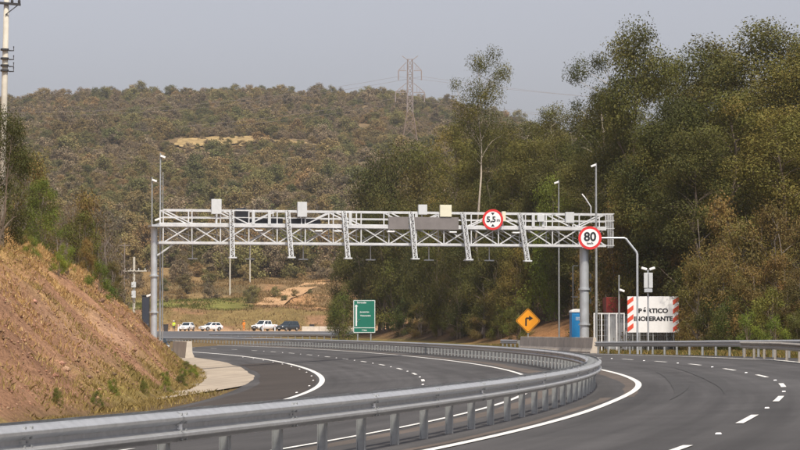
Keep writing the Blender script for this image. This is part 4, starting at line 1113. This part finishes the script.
tag(link('bank_grass', far_grass()), 'patchy dry and green grass on the bank behind the parked vehicles', 'grass', None, 'stuff')
# stones on the cut slope
def stones():
    rg = np.random.default_rng(8); n = 16000
    Y = rg.uniform(66, 200, n); t = rg.uniform(.2, 8.5, n); X = MX(Y) + (TOE - t) * np.sqrt(1 + MD(Y) ** 2); Z = H(X, Y)
    base = np.array([(1, 0, 0), (-1, 0, 0), (0, 1, 0), (0, -1, 0), (0, 0, .8), (0, 0, -.8)], float)
    fc = np.array([(0, 2, 4), (2, 1, 4), (1, 3, 4), (3, 0, 4), (2, 0, 5), (1, 2, 5), (3, 1, 5), (0, 3, 5)])
    s = rg.uniform(.015, .06, n) * (1 + (rg.uniform(0, 1, n) > .98) * 1.6)
    V = base[None] * s[:, None, None] * rg.uniform(.6, 1.4, (n, 6, 1)) + np.stack([X, Y, Z + s * .25], 1)[:, None]
    Fc = (fc[None] + (np.arange(n) * 6)[:, None, None]).reshape(-1, 3)
    T = np.array([.46, .29, .19]) * rg.uniform(.5, 1.4, (n, 1)) * rg.uniform(.9, 1.1, (n, 3))
    return npmesh('slope_stones', V.reshape(-1, 3), Fc, M['earth'], np.repeat(T, 8, 0))
tag(link('slope_stones', stones()), 'loose reddish stones scattered on the cut slope', 'stones', None, 'stuff')

# ------------------------------------------------------------------ poles and pylon
b = gpt(3.5, 124); zt = zpix(-42, 124) - b.z
up = thing('utility_pole', 'pale concrete utility pole with crossarm rising beyond the cut slope', 'utility pole', b)
MB().tube([(-.16, 0, -.5), (-.02, 0, zt * .5), (.10, 0, zt)], [.165, .145, .115], 12).build('shaft', M['pole_concrete'], up, smooth=True)
def zz(y): return zpix(y, 124) - b.z
MB().bar((-.9, -.16, zz(1)), (.75, -.16, zz(4)), .11).build('crossarm', M['trim'], up)
MB().bar((.05, -.16, zz(14)), (.62, -.16, zz(4.5)), .04).build('crossarm_brace', M['trim'], up)
for x in (-.7, .35, .68): MB().tube([(x, -.16, zz(4)), (x, -.16, zz(1)), (x, -.16, zz(-3))], [.05, .07, .04], 8).build('insulator', M['trim'], up)
for y in (50, 59, 66, 71): 
    MB().tube([(0, -.05, zz(y)), (0, -.05, zz(y) + .09)], .20, 12).build('steel_band', M['trim'], up)
    MB().tube([(.2, -.05, zz(y)), (.42, -.05, zz(y)), (.42, -.05, zz(y) + .2)], .03, 6).build('cable_hook', M['trim'], up)

b = gpt(134, 330); t = thing('utility_pole', 'short concrete pole with crossarm and boxes beyond the slope beside the gantry', 'utility pole', b)
zt = zpix(257, 330) - b.z
MB().tube([(0, 0, -.5), (0, 0, zt)], [.2, .15], 10).build('shaft', M['pole_concrete'], t)
z2 = zpix(271, 330) - b.z
MB().bar((-1.3, -.2, z2), (1.6, -.2, z2), .14).build('crossarm', M['pole_concrete'], t)
for x in (-1.1, -.4, .6, 1.4): MB().tube([(x, -.2, z2), (x, -.2, z2 + .35)], [.07, .04], 6).build('insulator', M['offwhite'], t)
MB().box((.0, -.3, z2 - 1.7), (.55, .35, .7)).build('meter_box', M['offwhite'], t, bevel=.02)
MB().box((.0, -.3, z2 - 2.9), (.5, .35, .9)).build('meter_box', M['offwhite'], t, bevel=.02)
def wood_pole(label, px, d, yt, r=.11, mat='pole_concrete'):
    b = gpt(px, d); t = thing('utility_pole', label, 'utility pole', b); z = zpix(yt, d) - b.z
    MB().tube([(0, 0, -.4), (0, 0, z)], [r, r * .7], 8).build('shaft', M[mat], t)
    MB().bar((-.7, 0, z - .3), (.7, 0, z - .3), .1).build('crossarm', M[mat], t)
wood_pole('thin grey post left of the crossarm pole beyond the slope', 124.5, 320, 243, .09, 'bark_grey')
wood_pole('slender pale pole on the eroded far slope under the gantry', 230, 525, 226, .16)
wood_pole('short pale pole on the far slope near the eroded soil', 250, 545, 240, .15)

def pylon(px, d, label, ytop=56):
    b = gpt(px, d); t = thing('transmission_tower', label, 'pylon', b); h = zpix(ytop, d) - b.z; k = d / F
    def zf(y): return zpix(y, d) - b.z
    zw = zf(112)                       # waist
    def half(z): return 3.4 + (1.1 - 3.4) * min(1, z / zw) if z < zw else 1.1 - .2 * (z - zw) / (h - zw)
    th = .30
    for sx in (-1, 1):
        for sy in (-1, 1):
            MB().bar((sx * half(0), sy * half(0), -.5), (sx * half(zw), sy * half(zw), zw), th).build('leg', M['tower_red'], t)
            MB().bar((sx * half(zw), sy * half(zw), zw), (sx * half(h), sy * half(h), h - 1), th).build('mast_leg', M['tower'], t)
    zs = [0, zw * .36, zw * .62, zw * .82, zw] + list(np.linspace(zw, h - 1, 8))[1:]
    for a, c in zip(zs[:-1], zs[1:]):
        mt = 'tower_red' if c <= zw + .1 else 'tower'
        for sg in (-1, 1):
            MB().bar((-half(a), sg * half(a), a), (half(c), sg * half(c), c), .13).build('lattice_brace', M[mt], t)
            MB().bar((half(a), sg * half(a), a), (-half(c), sg * half(c), c), .13).build('lattice_brace', M[mt], t)
            MB().bar((sg * half(a), -half(a), a), (sg * half(c), half(c), c), .13).build('lattice_brace', M[mt], t)
            MB().bar((-half(c), sg * half(c), c), (half(c), sg * half(c), c), .12).build('lattice_brace', M[mt], t)
    for yl, yt_, hw in ((70, 63, 11.5), (92, 84, 14.5)):
        zb, zt2 = zf(yl), zf(yt_); wv = hw * k
        for sg in (-1, 1):
            arm = MB().bar((sg * 1.4, 0, zb), (sg * wv, 0, zb), .26).build('crossarm', M['tower'], t)
            mb = MB(); mb.bar((sg * 1.4, 0, zt2 + .5), (sg * wv, 0, zb + .15), .24)
            for q in (.3, .55, .8):
                x = 1.4 + (wv - 1.4) * q; mb.bar((sg * x, 0, zb), (sg * x, 0, zb + (zt2 - zb) * (1 - q)), .16)
            mb.build('arm_brace', M['tower'], arm)
            MB().tube([(sg * wv, 0, zb), (sg * wv, 0, zb - 3.6)], .22, 6).build('insulator', M['tower'], arm)
    for sg in (-1, 1): MB().bar((sg * 1.0, 0, h - 1.2), (sg * 3.0, 0, h + .3), .24).build('earth_peak', M['tower'], t)
    return b, k, zf
pb, pk, zf = pylon(410, 1000, 'lattice power transmission tower standing on the far hillside')
def cable(label, p0, p1, sag, r=.05):
    n = 24; P = []
    for i in range(n + 1):
        s = i / n; q = Vector(p0).lerp(Vector(p1), s); q.z -= sag * 4 * s * (1 - s); P.append(q)
    mb = MB(); mb.tube([p - P[0] for p in P], r, 4); o = mb.build('power_cable', M['tower'], None, loc=P[0])
    tag(o, label, 'cable', 'power cables hanging from the transmission tower')
for sg, hw, yl in ((-1, 11.5, 76), (1, 11.5, 76), (-1, 14.5, 98), (1, 14.5, 98)):
    top = Vector((pb.x + sg * hw * pk, pb.y, pb.z + zf(yl)))
    cable('thin sagging power cable running left from the transmission tower', top, (-330, 1150 + 20 * sg, top.z + 16), 16)
    cable('thin sagging power cable running right from the transmission tower', top, (380, 900 + 20 * sg, top.z - 6), 14)

# ------------------------------------------------------------------ vehicles
def car(label, px, d, rz, paint='car_white', kind='suv', yb_=None):
    b = gpt(px, d, .10 if d > 352 else .02)
    if d < 352:      # on the highway shoulder
        o = float(offs(np.array(b.x), np.array(b.y))); b.z = float(bank(o, b.y)) + .01
    t = thing('parked_car' if kind != 'pickup' else 'pickup_truck', label, 'car' if kind != 'pickup' else 'pickup', b, rz)
    L, W = {'suv': (4.4, 1.82), 'hatch': (4.1, 1.74), 'pickup': (5.2, 1.86)}[kind]
    hood, roof = {'suv': (1.02, 1.68), 'hatch': (.93, 1.50), 'pickup': (1.10, 1.80)}[kind]
    g0 = .26 if kind != 'pickup' else .34
    f, r = L / 2, -L / 2
    # x, bottom, top, half width
    st = [(r, g0 + .22, hood - .12, W * .44), (r + .10, g0 + .05, hood + .0, W * .485), (r + .8, g0, hood + .02, W * .5), (0, g0 - .02, hood + .01, W * .5), (f - 1.25, g0, hood, W * .5), (f - .45, g0 + .02, hood - .08, W * .49), (f - .08, g0 + .08, hood - .17, W * .455), (f, g0 + .2, hood - .30, W * .41)]
    V = []; Fc = []; n = 10
    for x, zl, zh, hw in st:
        zm = zl + (zh - zl) * .55
        half = [(hw * .88, zl), (hw * .98, zl + .12), (hw, zm), (hw * .975, zh - .08), (hw * .88, zh)]
        V += [(x, y, z) for y, z in half] + [(x, -y, z) for y, z in half[::-1]]
    for i in range(len(st) - 1):
        for k in range(n): Fc.append((i * n + k, i * n + (k + 1) % n, (i + 1) * n + (k + 1) % n, (i + 1) * n + k))
    Fc += [tuple(range(n)), tuple((len(st) - 1) * n + k for k in range(n))[::-1]]
    mb = MB(); mb.add(V, Fc); body = mb.build('body', M[paint], t, smooth=True)
    try: body.data.shade_smooth()
    except Exception: pass
    # cabin
    xf0, xf1 = f - 1.25, f - 2.0
    xr1, xr0 = {'suv': (r + .45, r + .12), 'hatch': (r + .7, r + .25), 'pickup': (-.95, -1.1)}[kind]
    wb, wt = W * .465, W * .375; zb, zt = hood - .03, roof
    cv = [(xr0, -wb, zb), (xf0, -wb, zb), (xf0, wb, zb), (xr0, wb, zb), (xr1, -wt, zt), (xf1, -wt, zt), (xf1, wt, zt), (xr1, wt, zt)]
    mb = MB(); mb.add(cv, [(0, 1, 2, 3), (4, 5, 6, 7), (0, 1, 5, 4), (1, 2, 6, 5), (2, 3, 7, 6), (3, 0, 4, 7)]); mb.build('cabin', M[paint], t, bevel=.05)
    C = [Vector(p) for p in cv]
    def pane(nm, a, b_, c, e, u0, u1, v0, v1):
        def P(u, v): return (a.lerp(b_, u)).lerp(e.lerp(c, u), v)
        q = [P(u0, v0), P(u1, v0), P(u1, v1), P(u0, v1)]
        nr = (q[1] - q[0]).cross(q[3] - q[0]).normalized(); cen = Vector((((xf0 + xr0) / 2), 0, (zb + zt) / 2))
        if nr.dot(q[0] - cen) < 0: nr = -nr
        o_ = [p + nr * .016 for p in q]; i_ = [p - nr * .01 for p in q]
        mb = MB(); mb.add(i_ + o_, [(0, 1, 2, 3), (4, 5, 6, 7), (0, 1, 5, 4), (1, 2, 6, 5), (2, 3, 7, 6), (3, 0, 4, 7)]); mb.build(nm, M['glass'], t)
    pane('windscreen', C[1], C[2], C[6], C[5], .07, .93, .1, .9)
    pane('rear_window', C[3], C[0], C[4], C[7], .1, .9, .25, .88)
    for (i0, i1, i2, i3) in ((0, 1, 5, 4), (3, 2, 6, 7)):
        for u0, u1 in ((.06, .32), (.36, .62), (.66, .92)) if kind == 'suv' else ((.08, .48), (.53, .92)): pane('side_window', C[i0], C[i1], C[i2], C[i3], u0, u1, .16, .86)
    # wheels
    wr = .34 if kind != 'pickup' else .39
    for x in (f - .85, r + .85):
        for sg in (-1, 1):
            wv = link('wheel', None, t, (x, sg * (W * .5 - .11), wr)); wv.empty_display_size = .1
            MB().tube([(0, -.115, 0), (0, -.08, 0), (0, .08, 0), (0, .115, 0)], [wr * .9, wr, wr, wr * .9], 22).build('tyre', M['black'], wv)
            MB().tube([(0, sg * .10, 0), (0, sg * .128, 0)], [wr * .62, wr * .56], 16).build('rim', M['rim'], wv)
            mb = MB(); mb.tube([(0, -.10, 0), (0, .14 , 0)] if sg > 0 else [(0, -.14, 0), (0, .10, 0)], wr * 1.0, 22)
        for sg in (-1, 1):   # dark wheel arch
            a = [(x + math.cos(q) * wr * 1.16, wr + math.sin(q) * wr * 1.16) for q in np.linspace(0, math.pi, 11)] + [(x - wr * .98, wr), (x - wr * .9, wr)][:0]
            i_ = [(x + math.cos(q) * wr * .9, wr + math.sin(q) * wr * .9) for q in np.linspace(math.pi, 0, 11)]
            MB().prism(a + i_, 'y', sg * W * .46, sg * (W * .5 + .012)).build('wheel_arch', M['trim'], t)
    for sg in (-1, 1):
        MB().box((f - .13, sg * W * .34, hood - .27), (.20, .36, .17), Matrix.Rotation(R(-28 * sg), 3, 'Z')).build('headlight', M['lamp'], t, bevel=.03)
        MB().box((r + .03, sg * W * .40, hood - .20), (.12, .18, .30)).build('tail_light', M['red'], t, bevel=.03)
        mr = MB().box((xf0 - .25, sg * (W * .5 + .10), hood + .10), (.12, .20, .15)).build('wing_mirror', M[paint], t, bevel=.03)
    MB().box((f - .02, 0, hood - .34), (.08, W * .42, .20)).build('grille', M['trim'], t, bevel=.02)
    MB().box((f - .03, 0, g0 + .20), (.16, W * .80, .26)).build('front_bumper', M['trim' if kind != 'hatch' else paint], t, bevel=.05)
    MB().box((r + .02, 0, g0 + .20), (.14, W * .82, .24)).build('rear_bumper', M['trim' if kind != 'hatch' else paint], t, bevel=.05)
    MB().box((f + .055, 0, g0 + .22), (.02, .42, .13)).build('number_plate', M['offwhite'], t)
    if kind == 'suv':
        for sg in (-1, 1): MB().bar((xr1 + .2, sg * wt * .9, zt + .05), (xf1 - .2, sg * wt * .9, zt + .05), .045).build('roof_rail', M['trim'], t)
    if kind == 'pickup':
        MB().box((r + .75, 0, hood + .015), (1.25, W * .80, .05)).build('bed_cover', M['trim'], t, bevel=.01)
    return t
FACE = -math.pi / 2     # facing the camera
car('white hatchback parked beside the worker in the yellow vest', 187, 459, FACE + R(-14), 'car_white', 'hatch')
car('white car parked alone between the two workers', 211, 459, FACE + R(-52), 'car_white', 'hatch')
car('white double-cab pickup parked below the bank beside the worker in orange', 264.5, 459, FACE + R(-38), 'car_white', 'pickup')
car('dark blue-grey car parked next to the white pickup', 288, 459, FACE + R(-40), 'car_dark', 'suv')
car('dark car on the inner shoulder behind the left gantry column', 160, 293, FACE + R(14), 'car_dark', 'hatch')
# delineator posts and waste bins by the vehicles
for px in (178.5, 216, 263, 275):
    b = gpt(px, 450, .1); t = thing('delineator_post', 'short white marker post on the edge of the far road', 'post', b, 0, 'marker posts by the parked vehicles')
    MB().box((0, 0, .55), (.16, .10, 1.1)).build('shaft', M['white'], t, bevel=.02); MB().box((0, -.055, .92), (.12, .012, .16)).build('reflector', M['orange_red'], t)
for px, lb in ((166, 'dark waste bin on the sandy verge beside the worker in yellow'), (312, 'dark waste bin on the sandy verge near the dark blue-grey car')):
    b = gpt(px, 461); t = thing('waste_bin', lb, 'bin', b)
    MB().prism([(-.34, 0), (.34, 0), (.42, 1.15), (-.42, 1.15)], 'y', -.35, .35).build('bin_body', M['trim'], t, bevel=.04)
    MB().box((0, 0, 1.2), (.92, .82, .09)).build('lid', M['trim'], t, bevel=.03)
# tan concrete wall right of the dark vehicle
b = gpt(302, 458); t = thing('low_wall', 'low tan concrete wall beyond the dark blue-grey car', 'wall', b)
for k in range(4): MB().prism([(-.25, -.3), (.25, -.3), (.12, .9), (-.12, .9)], 'x', k * 3.0, k * 3.0 + 2.96).build('wall_segment', M['concrete_pale'], t, bevel=.02)

b = gpt(146, 300); t = thing('equipment_cabinet', 'dark tall equipment cabinet just outside the left gantry column', 'cabinet', b)
zt = zpix(296, 300) - b.z
MB().box((0, 0, zt / 2 - .2), (.85, .6, zt + .4)).build('casing', M['trim'], t, bevel=.03)
MB().box((0, -.315, zt / 2), (.7, .03, zt - .5)).build('door', M['navy'], t, bevel=.01)
MB().box((.26, -.345, zt / 2), (.05, .04, .2)).build('handle', M['steel_post'], t)
MB().box((0, 0, zt + .05), (1.0, .75, .1)).build('roof', M['trim'], t, bevel=.02)

# ------------------------------------------------------------------ people
def person(label, px, d, rz, top, legs, hat, arm=0.0, hgt=1.75):
    b = gpt(px, d, .08)
    root = thing('person', label, 'person', b, rz)
    s = hgt / 1.75
    V = {}; E = []; Rd = {}
    def v(n, p, r, frm=None):
        V[n] = p; Rd[n] = r
        if frm: E.append((frm, n))
    v('pelvis', (0, 0, .95), .15); v('waist', (0, 0, 1.10), .135, 'pelvis'); v('chest', (0, .01, 1.32), .165, 'waist'); v('neck0', (0, 0, 1.46), .085, 'chest'); v('neck', (0, -.01, 1.53), .058, 'neck0')
    v('jaw', (0, -.025, 1.59), .075, 'neck'); v('skull', (0, -.01, 1.67), .098, 'jaw'); v('crown', (0, 0, 1.735), .062, 'skull'); v('nose', (0, -.118, 1.645), .016, 'skull')
    for sg, nm in ((1, 'l'), (-1, 'r')):
        v('sh' + nm, (sg * .19, 0, 1.42), .072, 'chest')
        bend = arm if nm == 'l' else 0.1
        el = (sg * .25, .02 - .1 * bend, 1.14 + .02 * bend); wr = (sg * (.26 - .1 * bend), -.08 - .22 * bend, .90 + .28 * bend)
        v('el' + nm, el, .05, 'sh' + nm); v('wr' + nm, wr, .032, 'el' + nm)
        dv = (Vector(wr) - Vector(el)).normalized(); pm = Vector(wr) + dv * .07
        v('palm' + nm, tuple(pm), .036, 'wr' + nm)
        for q, ln in enumerate((.065, .08, .085, .075)):
            off = Vector((0, (q - 1.5) * .021, 0)); k1 = pm + dv * .03 + off; k2 = k1 + dv * ln * .5 + Vector((-sg * .008, 0, 0)); k3 = k2 + dv * ln * .4 + Vector((-sg * .02, 0, 0))
            v('f%d' % q + nm, tuple(k1), .011, 'palm' + nm); v('g%d' % q + nm, tuple(k2), .010, 'f%d' % q + nm); v('h%d' % q + nm, tuple(k3), .008, 'g%d' % q + nm)
        th = Vector(wr) + dv * .045 + Vector((0, -.04, 0)); v('th' + nm, tuple(th), .012, 'wr' + nm); v('ti' + nm, tuple(th + dv * .04 + Vector((0, -.012, 0))), .010, 'th' + nm)
        v('hip' + nm, (sg * .095, 0, .88), .115, 'pelvis'); v('kn' + nm, (sg * .12, -.02, .49), .068, 'hip' + nm); v('cf' + nm, (sg * .13, .03, .33), .062, 'kn' + nm); v('an' + nm, (sg * .135, .02, .10), .042, 'cf' + nm)
        v('hl' + nm, (sg * .137, .04, .04), .042, 'an' + nm); v('to' + nm, (sg * .16, -.16, .035), .036, 'hl' + nm)
    names = list(V); me = bpy.data.meshes.new('body'); me.from_pydata([tuple(Vector(V[n]) * s) for n in names], [(names.index(a), names.index(c)) for a, c in E], [])
    o = bpy.data.objects.new('body', me); COL.objects.link(o)
    md_ = o.modifiers.new('skin', 'SKIN'); md_.use_smooth_shade = True
    for i, n in enumerate(names):
        sk = me.skin_vertices[0].data[i]; sk.radius = (Rd[n] * s, Rd[n] * s); sk.use_root = (n == 'pelvis')
    sb = o.modifiers.new('sub', 'SUBSURF'); sb.levels = 1; sb.render_levels = 1
    m2 = bpy.data.meshes.new_from_object(o.evaluated_get(bpy.context.evaluated_depsgraph_get())); bpy.data.objects.remove(o)
    m2.name = 'body'; m2.materials.clear()
    for m_ in (M['skin'], M[top], M[legs], M['trim']): m2.materials.append(m_)
    pw = [Vector(V['palm' + q]) * s for q in 'lr']
    for p in m2.polygons:
        c = p.center
        if c.z > 1.50 * s or min((c - q).length for q in pw) < .13 * s: p.material_index = 0
        elif c.z < .11 * s: p.material_index = 3
        elif c.z < .93 * s and abs(c.x) < .23 * s: p.material_index = 2
        else: p.material_index = 1
        p.use_smooth = True
    link('body', m2, root)
    mb = MB(); mb.tube([(0, 0, 1.685 * s), (0, 0, 1.74 * s), (0, 0, 1.785 * s), (0, 0, 1.80 * s)], [.118 * s, .112 * s, .075 * s, .02 * s], 14); mb.prism([(-.07, -.20), (.07, -.20), (.1, -.08), (-.1, -.08)], 'z', 1.685 * s, 1.70 * s)
    mb.build('helmet', M[hat], root, smooth=False)
    if top == 'hiviz':
        MB().tube([(0, 0, 1.10 * s), (0, 0, 1.15 * s)], .152 * s, 16).build('reflective_band', M['offwhite'], root)
    for sg in (-1, 1): MB().tube([(sg * .034 * s, -.098 * s, 1.655 * s), (sg * .034 * s, -.108 * s, 1.655 * s)], .010 * s, 8).build('eye', M['ink'], root)
person('person in a yellow high-visibility vest and dark trousers standing by a white hatchback', 174, 458, R(25), 'hiviz', 'navy', 'white', .7)
person('person in orange work clothes standing on the sandy verge left of the pickup', 244, 457, R(-20), 'orange', 'orange', 'orange', .5, 1.8)

# ------------------------------------------------------------------ air
m = bpy.data.materials.new('dry_air'); m.use_nodes = True; n = m.node_tree; n.nodes.remove(n.nodes['Principled BSDF'])
pv = n.nodes.new('ShaderNodeVolumePrincipled'); pv.inputs['Density'].default_value = 0.00011; pv.inputs['Color'].default_value = (.80, .82, .88, 1); pv.inputs['Anisotropy'].default_value = 0.2
n.links.new(pv.outputs[0], n.nodes['Material Output'].inputs['Volume'])
mb = MB(); mb.box((0, 1160, 90), (2000, 2540, 200)); hz = mb.build('haze', m); tag(hz, 'thin dry haze over the valley', 'haze', None, 'stuff')
